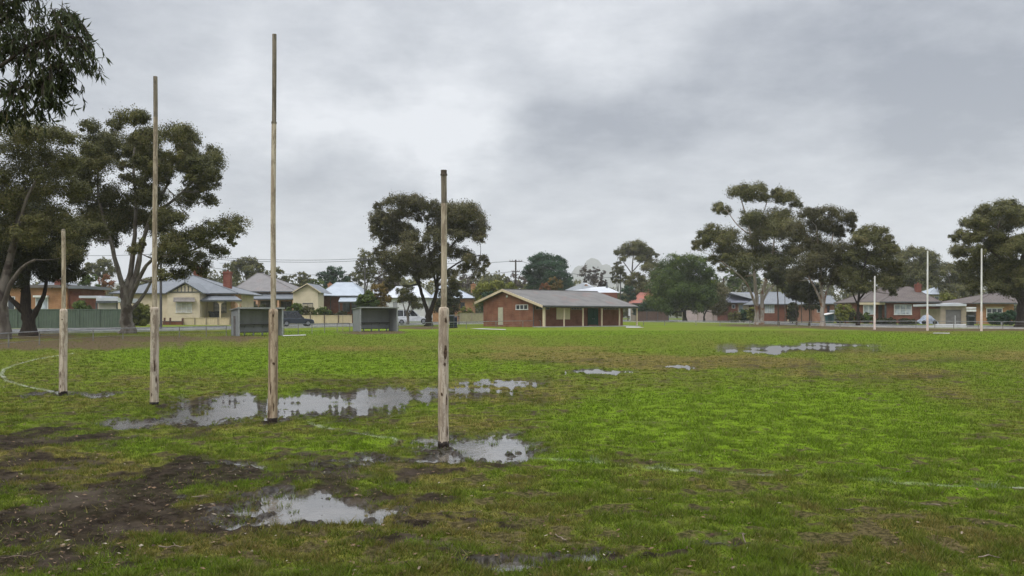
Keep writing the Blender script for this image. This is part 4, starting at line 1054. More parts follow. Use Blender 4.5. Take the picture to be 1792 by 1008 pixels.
car(687, 568.2, 6, 4.6, 1.9, 1.95, paint('pale_car_paint', (.6,.62,.64)), 'second white car, mostly hidden behind the second shelter', False)
car(1426, 562.3, 4, 4.4, 1.9, 1.75, paint('black_car_paint', (.01,.011,.013)), 'black car parked on a front lawn between the gum trunks', False)
car(1645, 566.6, 70, 4.2, 1.9, 1.95, paint('black_wagon_paint', (.008,.009,.01)), 'black car parked nose in beside the tan garage')

# covered car in the driveway
Y = 139; t = thing('covered_car', (XP(1622,Y), Y, 0), 'car under a crumpled silver cover in front of the bungalow', 'car')
n, mm = 26, 14; vs, fs = [], []
for i in range(n):
    a = i/(n-1)
    x = XP(1605.5+33*a, Y)
    h = 1.55*(math.sin(math.pi*min(max(a,.02),.98))**.38)*(.72+.28*math.exp(-((a-.52)/.26)**4))
    for j in range(mm):
        c = j/(mm-1); ww = 1.0
        yy = Y+ww-2*ww*c + rn.uniform(-.04,.04); e = abs(2*c-1)
        z = max(.14, h*(1-e**5)) + rn.uniform(-.05,.05)
        vs.append((x+rn.uniform(-.04,.04), yy, z))
for i in range(n-1):
    for j in range(mm-1): fs.append((i*mm+j,(i+1)*mm+j,(i+1)*mm+j+1,i*mm+j+1))
b = MB(); b.add(vs, fs, True); b.build('cover', M_('silver_cover_cloth', (.30,.33,.38), (.17,.2,.25), 2.2, .4, .3, bmp=.5), t)
for px in (1612, 1631):
    b = MB(); x = XP(px,Y); b.tube([(x,Y-.92,.36),(x,Y-1.04,.36)], [.36,.34], 16); b.build('wheel', TYRE, t)

# ------------------------------------------------------------------ wheelie bins
def bin_(px, basepy, wpx, hpx, m, label):
    g = G(px, basepy); s = g.y/F; w, h = wpx*s, hpx*s
    t = thing('wheelie_bin', g, label, 'bin')
    x, y = g.x, g.y
    b = MB(); b.add([(x-w*.38,y-w*.4,.06),(x+w*.38,y-w*.4,.06),(x+w*.38,y+w*.4,.06),(x-w*.38,y+w*.4,.06),(x-w*.5,y-w*.5,h*.88),(x+w*.5,y-w*.5,h*.88),(x+w*.5,y+w*.5,h*.88),(x-w*.5,y+w*.5,h*.88)],
                    [(0,3,2,1),(4,5,6,7),(0,1,5,4),(1,2,6,5),(2,3,7,6),(3,0,4,7)]); b.build('body', m, t, None, .03)
    b = MB(); b.prism([(x-w*.54,y-w*.56,h*.885),(x-w*.54,y-w*.56,h*.92),(x-w*.54,y,h),(x-w*.54,y+w*.55,h*.97),(x-w*.54,y+w*.55,h*.885)], (w*1.08,0,0)); b.build('lid', m, t)
    b = MB(); b.tube([(x-w*.5,y+w*.62,h*.9),(x+w*.5,y+w*.62,h*.9)], .02, 6); b.build('handle', m, t)
    for sx in (-1, 1):
        b = MB(); b.tube([(x+sx*w*.40,y+w*.45,.12),(x+sx*w*.5,y+w*.45,.12)], .12, 12); b.build('wheel', TYRE, t)
MBN = M_('dark_green_bin_plastic', (.012,.02,.018), (.02,.028,.026), 4, .45); MBB = M_('dark_blue_bin_plastic', (.014,.02,.035), (.02,.026,.042), 4, .45)
bin_(790.5, 575.0, 8.5, 24, MBN, 'dark green wheelie bin right of the nearest short goal post'); bin_(797.2, 574.6, 6.2, 21, MBB, 'smaller dark blue wheelie bin beside the dark green one')
bin_(1698.5, 571.6, 10, 19.5, MBN, 'dark wheelie bin beside the grey gate at right')

# timber picnic table behind the bins
g = Vector((XP(797,130), 130, 0)); t = thing('picnic_table', g, 'pale topped picnic table behind the wheelie bins', 'table')
b = MB(); b.px(788.5,550.6,804.5,552.4,130,1.0); b.build('table_top', TAN, t)
for px in (790, 802.4): pxbox(t, 'leg', DTRIM, px, 552.4, px+1.4, 569, 130.3, .3)
pxbox(t, 'bench', TAN, 788.5, 559.5, 804.5, 560.6, 129.4, .35)
# ------------------------------------------------------------------ shed and trailers at right
Y = 172
t = thing('garden_shed', (XP(1452,Y), Y, 0), 'small teal shed with sloping top beside a gum trunk', 'shed')
b = MB(); b.prism([(XP(1446,Y),Y,0),(XP(1459,Y),Y,0),(XP(1459,Y),Y,ZP(548.5,Y)),(XP(1446,Y),Y,ZP(551.5,Y))], (0,3,0)); b.build('wall', M_('teal_sheet', (.05,.115,.135), (.04,.09,.11), 2, .5), t)
b = MB(); b.prism([(XP(1445,Y),Y-.2,ZP(551.6,Y)),(XP(1459.4,Y),Y-.2,ZP(548.3,Y)),(XP(1459.4,Y),Y-.2,ZP(547.3,Y)),(XP(1445,Y),Y-.2,ZP(550.6,Y))], (0,3.4,0)); b.build('roof', WHITE, t)
pxbox(t, 'door', M_('dark_teal_door', (.03,.07,.085), None, 3), 1449, 552.5, 1456, 564.4, Y, .05, .05)
t = thing('caravan', (XP(1474,Y), Y, 0), 'small pale grey caravan parked beside the teal shed', 'caravan')
cv = M_('grey_caravan_sheet', (.20,.225,.225), (.165,.185,.185), 1.5, .5)
b = MB(); b.prism([(XP(x,Y),Y,ZP(y,Y)) for x, y in ((1459.6,563),(1487,563),(1489,557),(1488,551.5),(1480,550.5),(1478.5,544),(1476,542),(1461,542.4),(1459.6,544))], (0,2.6,0)); b.build('body', cv, t, None, .08)
win(t, 1464, 547, 1474, 552, Y, 1, DTRIM, GL, .6)
for px in (1467, 1483):
    b = MB(); b.tube([(XP(px,Y),Y-.02,.34),(XP(px,Y),Y+.25,.34)], .36, 14); b.build('wheel', TYRE, t)
Y = 163
t = thing('box_trailer', (XP(1474,Y), Y, 0), 'low black box trailer in front of the grey caravan', 'trailer')
bk = M_('black_trailer_steel', (.014,.015,.017), (.025,.026,.028), 3, .5)
pxbox(t, 'tray', bk, 1466, 558.3, 1481.5, 562.6, Y, 1.7, 0, None, .04)
b = MB(); b.bar((XP(1481.5,Y),Y+.8,.55), (XP(1487,Y),Y+.8,.5), .09); b.build('drawbar', bk, t)
for dy in (-.06, 1.72):
    b = MB(); b.tube([(XP(1473,Y),Y+dy-.1,.3),(XP(1473,Y),Y+dy+.1,.3)], .3, 14); b.build('wheel', TYRE, t)
# small roadside markers and signs
def marker(px, by, ty, w, m, label, box=None, cat='marker post', name='marker_post'):
    g = G(px, by); s = g.y/F; t = thing(name, g, label, cat)
    b = MB(); b.tube([(g.x,g.y,-.1),(g.x,g.y,ZP(ty,g.y))], w*s/2, 10); b.build('pole', m, t)
    if box:
        z0, z1 = ZP(box[2], g.y), ZP(box[1], g.y); b = MB(); b.box(g.x-box[0]*s/2, g.x+box[0]*s/2, g.y-.12, g.y-.04, z0, z1); b.build('panel', WHITE, t, None, .01)
marker(1671.5, 574.4, 552, .9, WHITE, 'thin white post with a white box near the driveway', (4, 567.5, 573.5))
marker(1752, 573.4, 564, .9, WHITE, 'short white marker peg on the verge in front of the orange brown house', (2, 564, 568.5))
marker(1103, 560.3, 539, .8, WHITE, 'white notice board by the street beyond the verandah end', (6.5, 540, 553), 'sign', 'notice_board')
marker(600, 581.2, 551, 1.1, TAN, 'brown timber stake standing taller than the fence between the shelters')

# ------------------------------------------------------------------ power poles and wires
PW = M_('grey_pole_timber', (.115,.11,.105), (.075,.07,.066), 3, .8, stretch=(8,8,.5)); PWD = M_('dark_pole_timber', (.045,.034,.028), (.07,.055,.045), 3, .8)
INS = M_('insulator_ceramic', (.5,.49,.45), None, 6, .3)
def pole(px, Y, top, w, label, arms=(), m=PW):
    s = Y/F; x = XP(px,Y); zt = ZP(top,Y)
    t = thing('power_pole', (x, Y, 0), label, 'power pole')
    b = MB(); b.tube([(x,Y,-.2),(x,Y,zt*.5),(x,Y,zt)], [w*s*.55,w*s*.5,w*s*.42], 10); b.build('pole', m, t)
    for (y, w0, w1) in arms:
        z = ZP(y,Y); b = MB(); b.box(x-w0*s,x+w1*s,Y-.22,Y-.08,z-.1,z+.1); a = b.build('crossarm', m, t)
        for k in (-.92,-.5,.5,.92):
            xx = x+(w0 if k < 0 else w1)*s*k; b = MB(); b.tube([(xx,Y-.15,z+.1),(xx,Y-.15,z+.36)], [.07,.09], 6); b.build('insulator', INS, a)
pole(281.5, 94, 440, 4.4, 'grey power pole standing in front of the cream cottage', ((446,14,14),))
pole(638.5, 150, 449, 2.7, 'grey power pole behind the second shelter', ((454,9,9),))
pole(902.5, 188, 454.5, 3.1, 'dark power pole with two crossarms behind the clubhouse', ((457.5,11,11.5),(475.5,7,7)), PWD)
pole(1086, 262, 476, 1.9, 'faint distant power pole with pale crossarm right of the clubhouse', ((486.5,12,12),))
pole(1266, 250, 486, 3.0, 'dark pole stacked with black transformer boxes beside the tall gum', ((490,4,4),), PWD)
t = [o for o in col.objects if o.name.startswith('power_pole') and o.get('label','').startswith('dark pole stacked')][0]
x = XP(1264.5,250); s = 250/F
for y in (496, 503.5):
    b = MB(); b.tube([(x-1.2*s,249.3,ZP(y+2.4,250)),(x-1.2*s,249.3,ZP(y-1.6,250))], 3.2*s, 10); b.build('transformer', DTRIM, t)
pole(1694, 240, 490, 1.4, 'thin grey pole behind the garage roof', ((497,3,3),))
WM = M_('wire', (.05,.05,.052), None, 5, .6)
def wire(a, c, sag, label, r=.028):
    A, B = W(*a), W(*c); pts = []
    for i in range(25):
        k = i/24; p = A.lerp(B, k); p.z -= sag*4*k*(1-k); pts.append(p)
    b = MB(); b.tube(pts, [r*(p.y/120) for p in pts], 5)
    tag(b.build('power_line', WM), label, 'power line', 'power lines strung between the poles')
wire((281.5,444,94), (638.5,452,150), .5, 'upper power line from the cottage pole to the pole by the second shelter')
wire((285,447,94), (645,455,150), .55, 'second upper power line just below the top line over the cottage')
wire((281.5,458,94), (638.5,479,150), .7, 'lower power line above the cottage and peach house roofs')
wire((-200,425,78), (281.5,444,94), .6, 'power line passing through the left gum trees')
wire((638.5,452,150), (895,457,188), .7, 'upper power line passing behind the central tree crown')
wire((638.5,478,150), (899,475,188), .7, 'lower power line passing behind the central tree crown')
wire((911,457,188), (1086,486,262), 1.0, 'power line above the clubhouse roof toward the faint distant pole')
wire((1078,486,262), (1266,490,250), .9, 'power line behind the dense green tree at right')
# ------------------------------------------------------------------ trees
BK_PALE = M_('pale_gum_bark', (.22,.195,.165), (.115,.098,.08), 1.6, .85, c3=(.075,.058,.044), scale3=1.1, stretch=(2,2,.6))
BK_WHITE = M_('white_gum_bark', (.46,.41,.35), (.30,.25,.2), 1.4, .8, c3=(.25,.14,.08), scale3=.9, stretch=(2,2,.5))
BK_MID = M_('grey_brown_gum_bark', (.14,.122,.10), (.075,.062,.05), 1.8, .9, c3=(.04,.03,.024), scale3=1.0, stretch=(2,2,.6))
BK_DARK = M_('dark_rough_bark', (.020,.015,.012), (.04,.03,.023), 6, .9, stretch=(2,2,.5), bmp=.4)
BK_BROWN = M_('brown_grey_bark', (.085,.066,.052), (.05,.04,.032), 4, .9, stretch=(2,2,.5), bmp=.4)
LF = {
 'olive': M_leaf('olive_gum_leaf', (.060,.064,.021), (.165,.158,.056), (.23,.18,.08)),
 'dark':  M_leaf('dark_gum_leaf', (.024,.027,.011), (.058,.062,.024), (.09,.075,.032)),
 'brown': M_leaf('brownish_gum_leaf', (.055,.052,.022), (.142,.130,.056), (.20,.14,.065)),
 'green': M_leaf('fresh_green_leaf', (.036,.062,.014), (.11,.155,.03), (.2,.21,.045)),
 'deep':  M_leaf('deep_green_leaf', (.016,.042,.022), (.045,.092,.046), (.07,.12,.06)),
 'yellow':M_leaf('yellow_green_leaf', (.085,.10,.018), (.20,.21,.035), (.33,.27,.045)),
 'gold':  M_leaf('golden_brown_leaf', (.10,.075,.02), (.22,.15,.04), (.32,.2,.05)),
 'rust':  M_leaf('rusty_autumn_leaf', (.15,.07,.035), (.30,.13,.06), (.38,.2,.09)),
 'bare':  M_leaf('bare_twig_and_bud', (.075,.06,.052), (.13,.105,.09), (.17,.14,.12), .05),
 'near':  M_leaf('hanging_gum_leaf', (.038,.050,.020), (.085,.10,.04), (.14,.11,.05), .3),
}
TSEED = [100]
def leaf_quads(C, A, L, Wd, rg, Nn=None):
    """C centres, A unit axis, L length, Wd width, Nn the way the leaf faces -> rhombus leaves"""
    n = len(C)
    if Nn is None: Nn = rg.normal(size=(n,3))
    Nn = Nn/(np.linalg.norm(Nn, axis=1, keepdims=True)+1e-9)
    A = A - Nn*np.sum(A*Nn, axis=1, keepdims=True); A /= np.linalg.norm(A, axis=1, keepdims=True)+1e-9
    s = np.cross(Nn, A)
    a = A*(L/2)[:,None]; s = s*(Wd/2)[:,None]
    v = np.stack([C-a, C-s+a*.15, C+a, C+s+a*.15], 1).reshape(-1,3)
    return v, np.arange(4*n).reshape(n,4)
def bez(p0, p1, p2, n):
    return [p0*(1-t)**2 + p1*2*t*(1-t) + p2*t*t for t in [i/n for i in range(n+1)]]
def tree(label, Y, trunks, clumps, leaf='olive', bark=BK_PALE, lpx=3.0, dens=4.6, droop=.3, group='gum trees around the oval', cat='tree', name='gum_tree', depth=.42, fill=1.0, upb=.35, tuft=1.0, bridge=.26, seed=None, sc=1.0):
    """trunks: [([(px,py,depth px)...], w0, w1)]; clumps: [(px,py,rx,ry[,tint])] in photo pixels at depth Y"""
    TSEED[0] += 1; sd = seed or TSEED[0]
    rg = np.random.default_rng(sd); rr = random.Random(sd)
    s = Y/F
    def P(px, py, d=0): return Vector((XP(px,Y), Y+d*s, ZP(py,Y)))
    bx, by = trunks[0][0][0][:2]
    t = thing(name, (XP(bx,Y), Y, 0), label, cat, group)
    skel = []                                  # (point, radius)
    b = MB()
    for pts, w0, w1 in trunks:
        q = [P(*p) for p in pts]
        sm = smooth(q, 4); n = len(sm)-1
        base = pts[0] is trunks[0][0][0] or pts[0][1] > by-4
        if base: sm[0] = Vector((sm[0].x, sm[0].y, -.1))
        rad = [(w0+(w1-w0)*(i/n)**.8)*s/2*(1+(.45*max(0,1-i/2.2) if base else 0)) for i in range(n+1)]
        for i in range(1, n): sm[i] = sm[i] + Vector((rr.uniform(-1,1),rr.uniform(-1,1),0))*rad[i]*.18
        b.tube(sm, rad, 9, True, .10, rr)
        skel += [(p, r, i/n) for i, (p, r) in enumerate(zip(sm, rad))]
    extra = []
    if len(clumps) > 9:                          # smaller sprays bridging neighbouring clumps
        for i, a in enumerate(clumps):
            for c in clumps[i+1:]:
                dd = math.hypot((a[0]-c[0])/(a[2]+c[2]), (a[1]-c[1])/(a[3]+c[3]))
                if .55 < dd < 1.15 and rr.random() < bridge:
                    k = rr.uniform(.35,.65); extra.append((a[0]+(c[0]-a[0])*k, a[1]+(c[1]-a[1])*k, (a[2]+c[2])*.5*rr.uniform(.45,.7), (a[3]+c[3])*.5*rr.uniform(.5,.75)))
    clumps = list(clumps)+extra
    xs = [c[0] for c in clumps]; x0, x1 = min(xs), max(xs); xm, hw = (x0+x1)/2, max(8, (x1-x0)/2)
    V, FC, RN, off = [], [], [], 0
    order = sorted(clumps, key=lambda c: -c[1])
    for c in order:
        px, py, rx, ry = c[:4]; tint = c[4] if len(c) > 4 else rr.uniform(-.2,.2)
        rel = min(1, abs(px-xm)/hw)
        d = rr.uniform(-1, 1)*depth*hw*2*math.sqrt(max(.08, 1-rel*rel))*.8
        ctr = P(px, py, d); rad = Vector((rx*s, (rx+ry)/2*s*1.05, ry*s))
        # limb to the clump
        best, bd = None, 1e9
        for p, r, k in skel:
            if k < .18: continue
            dz = ctr.z-p.z
            cost = (p-ctr).length + (max(0, -dz)*2.2 if dz < 0 else 0)
            if cost < bd: bd, best = cost, (p, r)
        p0, r0 = best
        end = ctr + Vector((0,0,-rad.z*.25)); dist = (end-p0).length
        midp = p0.lerp(end, .5) + Vector((rr.uniform(-.12,.12)*dist, rr.uniform(-.12,.12)*dist, -.10*dist))
        path = bez(p0, midp, end, 6); r1 = min(r0*.62, max(.3*s, .055*dist)); 
        rads = [r1*(1-.72*i/6) for i in range(7)]
        b.tube(path, rads, 6, False, .08, rr)
        skel += [(p, r, .5+i/14) for i, (p, r) in enumerate(zip(path, rads)) if i > 1]
        # sprays of leaves around sub-centres spread over the clump, denser above
        area = rx*ry
        ns = max(7, int((area**.5)*1.6*tuft)); nl = int(area*dens*1.9*fill/ns*(3.0/lpx)**2)+3
        u = rg.normal(size=(ns,3)); u /= np.linalg.norm(u,axis=1,keepdims=True); u[:,2] += upb*rg.random(ns); u /= np.linalg.norm(u,axis=1,keepdims=True)
        rad_a = np.array(rad); sub = np.array(ctr) + u*rad_a*(rg.uniform(.35,1.0,(ns,1))**.6)
        for k in range(min(ns, 5)):
            q = Vector(sub[k]); b.tube([end.lerp(path[4],.3), end.lerp(q,.5)+Vector((0,0,-.04*dist)), q], [r1*.26, r1*.16, .12*s], 4, False)
        sz = rg.uniform(.12,.25,(ns,1))
        pos = (sub[:,None,:] + rg.normal(size=(ns,nl,3))*(sz*rad_a.mean())[:,None,:]*np.array([1.1,1.1,.95])).reshape(-1,3)
        n = len(pos)
        A = rg.normal(size=(n,3)); A[:,2] -= droop*1.6; A /= np.linalg.norm(A,axis=1,keepdims=True)
        L = rg.uniform(.6,1.35,n)*lpx*s*sc
        outw = (pos-np.array(ctr)+np.array([0,0,rad.z*.25]))/rad_a; outw /= np.linalg.norm(outw,axis=1,keepdims=True)+1e-9
        v, f = leaf_quads(pos, A, L, L*rg.uniform(.42,.68,n), rg, outw*1.1+rg.normal(size=(n,3))*.55)
        V.append(v); FC.append(f+off); off += len(v)
        st = np.repeat(rg.uniform(-.14,.14,ns), nl)
        RN.append(np.clip(rg.normal(.42,.2,n)+tint+st, 0, 1))
    b.build('trunk', bark, t)
    np_mesh('crown', np.concatenate(V), np.concatenate(FC), LF[leaf], t, dict(rnd=np.concatenate(RN)))
    return t

# overhanging gum, top left: hanging lance leaves close to the camera
def overhang():
    Y = 10.0; s = Y/F; rg = np.random.default_rng(77); rr = random.Random(77)
    t = thing('gum_tree', (XP(-330,Y), Y, 0), 'near gum tree whose hanging leafy branches enter the top left corner', 'tree', 'gum trees around the oval')
    def P(px, py, d=0): return Vector((XP(px,Y), Y+d*s, ZP(py,Y)))
    b = MB(); tr = smooth([P(-330,762)+Vector((0,0,-.1)), P(-325,600), P(-300,400), P(-250,200,10), P(-190,60,20), P(-120,-120,20)], 5)
    b.tube(tr, [.26-.2*i/len(tr) for i in range(len(tr))], 12, True, .08, rr)
    limbs = [[(-262,240),(-130,160),(-20,95),(50,65),(105,25)],[(-262,240),(-120,185),(0,125),(60,90),(125,70)],[(-265,250),(-120,230),(-10,170),(60,140),(85,120)],
             [(-230,150),(-100,60),(0,10),(60,-10),(110,-20)],[(-265,250),(-110,260),(-20,215),(30,200),(60,185)],[(-190,60),(-80,-30),(20,-50)]]
    sk = []
    for L in limbs:
        d0 = rr.uniform(-30,30); q = smooth([P(x, y, d0*i/3+rr.uniform(-6,6)) for i, (x, y) in enumerate(L)], 5); n = len(q)
        b.tube(q, [(.05*(1-i/n)**1.3+.004) for i in range(n)], 7, True, .05, rr); sk += q[n//3:]
    sprays = [(44,12,32,16),(14,22,30,20),(108,36,24,22),(134,52,14,20),(157,86,7,9),(146,100,12,16),(126,108,22,20),(68,98,36,26),(84,140,30,20),(36,160,36,24),(108,158,16,12),(98,178,10,9),(16,192,24,22),(64,205,14,14),(104,182,7,8),
              (10,100,30,18),(20,60,34,20),(66,56,26,16),(118,78,22,16),(100,128,26,20),(60,176,26,18),(92,64,20,16),(-40,40,60,40),(-60,120,60,50),(-90,200,60,40),(30,-30,60,20),(-140,-20,70,40),(8,212,14,10),(128,30,10,12),(104,20,14,8),(150,118,6,8)]
    C, A = [], []
    for (px, py, rx, ry) in sprays:
        nt_ = int(max(5, rx*ry/26))
        for _ in range(nt_):
            a = rr.uniform(0, 6.28); q = rr.random()**.5
            e = P(px+rx*q*math.cos(a), py+ry*q*math.sin(a)-4, rr.uniform(-55,55))
            p0 = min(sk, key=lambda p: (p-e).length+max(0, e.z-p.z)*.3)
            hang = e + Vector((rr.uniform(-.02,.06), rr.uniform(-.04,.04), -rr.uniform(.05,.15)))
            path = bez(p0, p0.lerp(e,.6)+Vector((0,0,.08)), e, 5)+[hang]
            b.tube(path, [.006,.005,.0045,.004,.0035,.003,.0015], 4, False)
            for k in range(rr.randint(9, 14)):
                f = rr.random(); base = path[3].lerp(path[5], f) if f < .5 else path[5].lerp(hang, (f-.5)*2)
                ax = Vector((rr.gauss(.12,.45), rr.gauss(0,.45), -1.0 if rr.random() < .85 else .2)).normalized()
                Lf = rr.uniform(.07,.15); C.append(base+ax*Lf*.5); A.append((ax, Lf))
    b.build('trunk', BK_BROWN, t)
    C = np.array(C); L = np.array([l for a, l in A]); Ax = np.array([a for a, l in A]); n = len(C)
    r = rg.normal(size=(n,3)); sv = np.cross(Ax, r); sv /= np.linalg.norm(sv,axis=1,keepdims=True); w = L*rg.uniform(.07,.12,n)
    cur = np.cross(sv, Ax)*(L*.06)[:,None]
    v = np.stack([C-Ax*(L/2)[:,None], C-Ax*(L*.12)[:,None]-sv*w[:,None]+cur, C+Ax*(L/2)[:,None]-cur, C-Ax*(L*.12)[:,None]+sv*w[:,None]+cur], 1).reshape(-1,3)
    np_mesh('crown', v, np.arange(4*n).reshape(n,4), LF['near'], t, dict(rnd=np.clip(rg.normal(.4,.25,n),0,1)))
overhang()

def sq(L, f=1.0): return [(a, b_, c*f, d*f, *r) for a, b_, c, d, *r in L]
tree('tall gum with grey leaning trunk at the left edge', 51,
     [([(4,594,0),(6,560,0),(3,520,0),(8,470,10),(20,400,15),(40,330,10)],25,7), ([(7,545,0),(16,515,-8),(32,488,-14),(54,466,-20),(76,456,-24)],11,4), ([(3,525,0),(-20,470,10),(-40,400,20),(-50,330,20)],16,5), ([(14,440,5),(40,390,-10),(60,340,-16),(90,290,-16)],9,3)],
     [(16,258,46,22),(56,240,36,20),(96,250,34,22),(-30,270,50,30),(24,300,46,24),(72,290,36,20),(122,285,26,20),(8,345,44,28,.12),(60,330,38,24,.1),(106,325,28,20),(-50,340,50,34),(26,388,40,24),(78,372,36,22),(112,400,24,18),(-20,400,44,28),(50,412,34,20),(130,250,22,16),(104,440,24,18),(-60,430,40,26),(36,226,26,12),(80,222,20,10),(0,228,26,12),(136,330,16,12)], 'olive', BK_MID, 3.4, dens=3.1)
tree('dark trunked shadowy tree behind the grey leaning gum at left', 60,
     [([(52,588,0),(50,560,0),(46,540,0),(45,490,0),(46,440,6),(52,400,8)],26,8), ([(48,556,0),(34,535,-6),(18,515,-10),(2,480,-14)],12,5), ([(54,560,0),(64,536,6),(73,508,10),(78,476,10)],12,4)],
     [(60,425,44,26),(100,445,36,26),(112,476,24,18),(28,440,38,26),(70,385,44,26),(24,392,38,26),(8,470,36,22),(52,466,34,18),(88,480,28,16),(-24,440,36,28),(-20,490,34,20),(120,420,24,20),(40,490,24,12),(132,452,14,16),(96,400,26,18),(40,350,34,20),(10,345,30,20)], 'dark', BK_DARK, 3.3, dens=6.0)
tree('big spreading gum with several pale upright limbs behind the tall cream goal post', 68,
     [([(223,583,0),(222,555,0),(221,525,0),(219,500,0)],23,16), ([(220,512,0),(208,470,-6),(200,430,-10),(192,395,-14),(180,350,-14),(176,300,-10)],10,3), ([(221,510,0),(229,465,4),(232,410,8),(235,350,6),(232,290,4),(236,245,4)],11,3), ([(224,520,0),(238,480,0),(247,430,4),(262,370,10),(288,320,14),(300,270,14)],12,3), ([(226,530,0),(246,490,-8),(262,465,-12),(284,452,-18),(330,446,-24),(375,425,-20)],9,3), ([(228,545,0),(246,520,6),(258,495,12),(268,470,16),(280,430,16)],7,2.5), ([(262,380,6),(310,345,0),(350,310,-6),(372,300,-6)],6,2)],
     [(235,222,30,13),(206,234,30,16),(172,236,28,16),(268,226,28,14),(298,230,24,15),(328,242,28,18),(350,266,24,22),(236,254,24,13,.1),(190,262,30,18),(152,268,30,20),(286,262,28,18),(318,276,28,18),(364,300,22,16),(386,312,16,14),(372,328,20,14),(206,296,26,16),(160,306,32,20),(250,292,24,14),(290,306,24,14),(340,318,22,14),
      (150,346,34,22),(196,342,34,22,-.1),(232,330,26,18),(268,350,26,18),(180,382,38,24,.05),(216,378,34,22,.05),(150,398,30,22),(252,390,24,18),(296,380,24,18),(200,410,26,14),(168,418,22,12),(290,420,24,18),(330,388,18,14),(400,390,26,17),(415,408,16,12),(378,404,22,14),(350,418,26,16),(320,432,28,18),(290,452,24,16),(330,462,26,14),(364,436,22,12),(300,478,20,12),(316,486,14,8),(142,372,20,20),(396,420,10,8),(260,440,16,10),(318,300,24,16),(300,338,24,16),(256,325,22,16),(345,292,24,14),(275,283,22,14),(216,270,22,14),(352,345,16,12),(130,330,18,18)], 'olive', BK_PALE, 3.1, dens=4.6, bridge=.5)
tree('big dark central gum with forked trunk, right of the second shelter', 117,
     [([(750,571,0),(750,558,0),(751,546,0)],13,11), ([(750,550,0),(742,525,-4),(735,502,-6),(726,485,-8),(708,462,-10)],8,3), ([(752,550,0),(759,528,4),(764,505,6),(767,475,6),(786,435,8),(812,404,8)],9,2.5), ([(764,505,4),(757,470,0),(750,430,-4),(748,390,-4)],5,2), ([(735,502,-6),(728,465,0),(716,430,6),(700,395,6)],5,2), ([(766,490,6),(785,470,12),(815,452,12),(840,446,10)],4,1.8)],
     [(698,358,28,12),(724,356,26,12),(750,361,24,12),(712,368,26,12),(682,378,24,16),(770,372,22,12),(794,366,28,14),(820,372,26,16),(836,386,18,14),(844,400,14,14),(840,416,13,10),(662,384,14,14),(655,398,11,12),(662,414,12,13),(668,438,11,14),(674,452,10,12),(690,400,24,16),(684,420,18,14),(712,404,20,12),(724,420,20,12),(740,378,18,8),(764,396,22,16),(764,418,20,16),(792,392,24,18),(814,398,22,14),(800,416,20,12),(732,444,28,14),(708,452,26,16),(696,468,24,16),(720,462,28,16),(744,462,24,16),(690,484,16,12),(740,480,20,12),(766,446,20,16),(766,470,18,14),(790,440,18,12),(812,444,20,12),(824,462,16,10),(810,470,12,8),(846,452,9,7),(844,470,10,8),(834,482,8,6),(790,484,16,12),(792,500,12,8),(852,462,6,6),(688,498,10,8),(660,360,8,8)], 'brown', BK_DARK, 2.6, dens=4.8)
tree('dense rounded deep green tree on the verge right of the clubhouse', 197,
     [([(1198,563.4,0),(1198,550,0),(1197,535,0),(1195,510,0)],8,4), ([(1198,545,0),(1215,520,6),(1228,495,8)],4,2), ([(1198,548,0),(1180,520,-4),(1168,495,-6)],4,2)],
     [(1179,456,18,10,.1),(1202,455,20,10,.1),(1221,459,14,9),(1168,466,16,10),(1191,470,24,12),(1213,468,22,12),(1232,474,16,10),(1153,486,16,14),(1172,489,22,16),(1200,490,26,18),(1225,490,22,18),(1244,490,14,14),(1147,508,15,15),(1164,514,24,17),(1187,512,24,18),(1208,514,22,18),(1228,514,22,18),(1244,514,14,16),(1138,526,11,11),(1147,532,18,12),(1172,534,20,13),(1200,530,18,13),(1228,532,16,12),(1180,543,14,8),(1216,538,14,10),(1160,542,12,8),(1238,528,12,10)], 'green', BK_DARK, 2.3, 3.6, .5, 'trees behind the oval', name='broadleaf_tree')
tree('tallest right-hand gum with white twin trunks and tiered crown', 139,
     [([(1325,568,0),(1324,545,0),(1324,520,0),(1321,490,0),(1318,450,0),(1314,415,0),(1306,385,-4),(1296,352,-6)],9,1.8), ([(1333,568,2),(1334,545,2),(1334,522,2),(1340,495,4),(1350,465,6),(1356,430,8),(1358,400,8)],9,2), ([(1324,540,0),(1314,515,-4),(1306,498,-6),(1292,482,-8),(1272,468,-10),(1252,448,-10)],5,1.8), ([(1334,530,2),(1345,510,6),(1358,498,10),(1376,480,12)],5,1.8), ([(1319,455,0),(1326,420,4),(1334,385,6),(1344,352,6)],3.5,1.4), ([(1312,410,0),(1290,395,-4),(1270,368,-6)],2.5,1.2)],
     [(1294,339,24,12,.08),(1322,335,24,12,.08),(1306,330,18,8,.1),(1269,357,15,9),(1259,368,9,7),(1283,363,11,8),(1330,347,18,8),(1354,340,15,9,.1),(1372,346,20,11,.1),(1392,360,12,7),(1362,352,16,7),(1300,388,24,14),(1328,382,22,14),(1358,379,28,14,.1),(1338,396,20,10),(1242,404,16,10,.1),(1228,413,13,10),(1218,434,7,7),(1222,425,8,7),(1236,425,15,11,.1),(1261,410,14,10),(1261,424,20,15,.14),(1292,412,26,17,.14),(1317,420,22,14,.1),(1344,407,26,18),(1372,402,24,18),(1264,446,22,13),(1250,457,11,9),(1292,442,22,13),(1318,448,20,13),(1294,466,26,13,-.15),(1278,463,16,9,-.1),(1350,438,24,14,-.1),(1364,458,26,14,-.15),(1382,438,18,13),(1310,478,16,9,-.15),(1346,480,18,11,-.15),(1330,462,18,10,-.1),(1378,480,16,11,-.15),(1252,472,8,6)], 'olive', BK_WHITE, 2.5, 4.8)
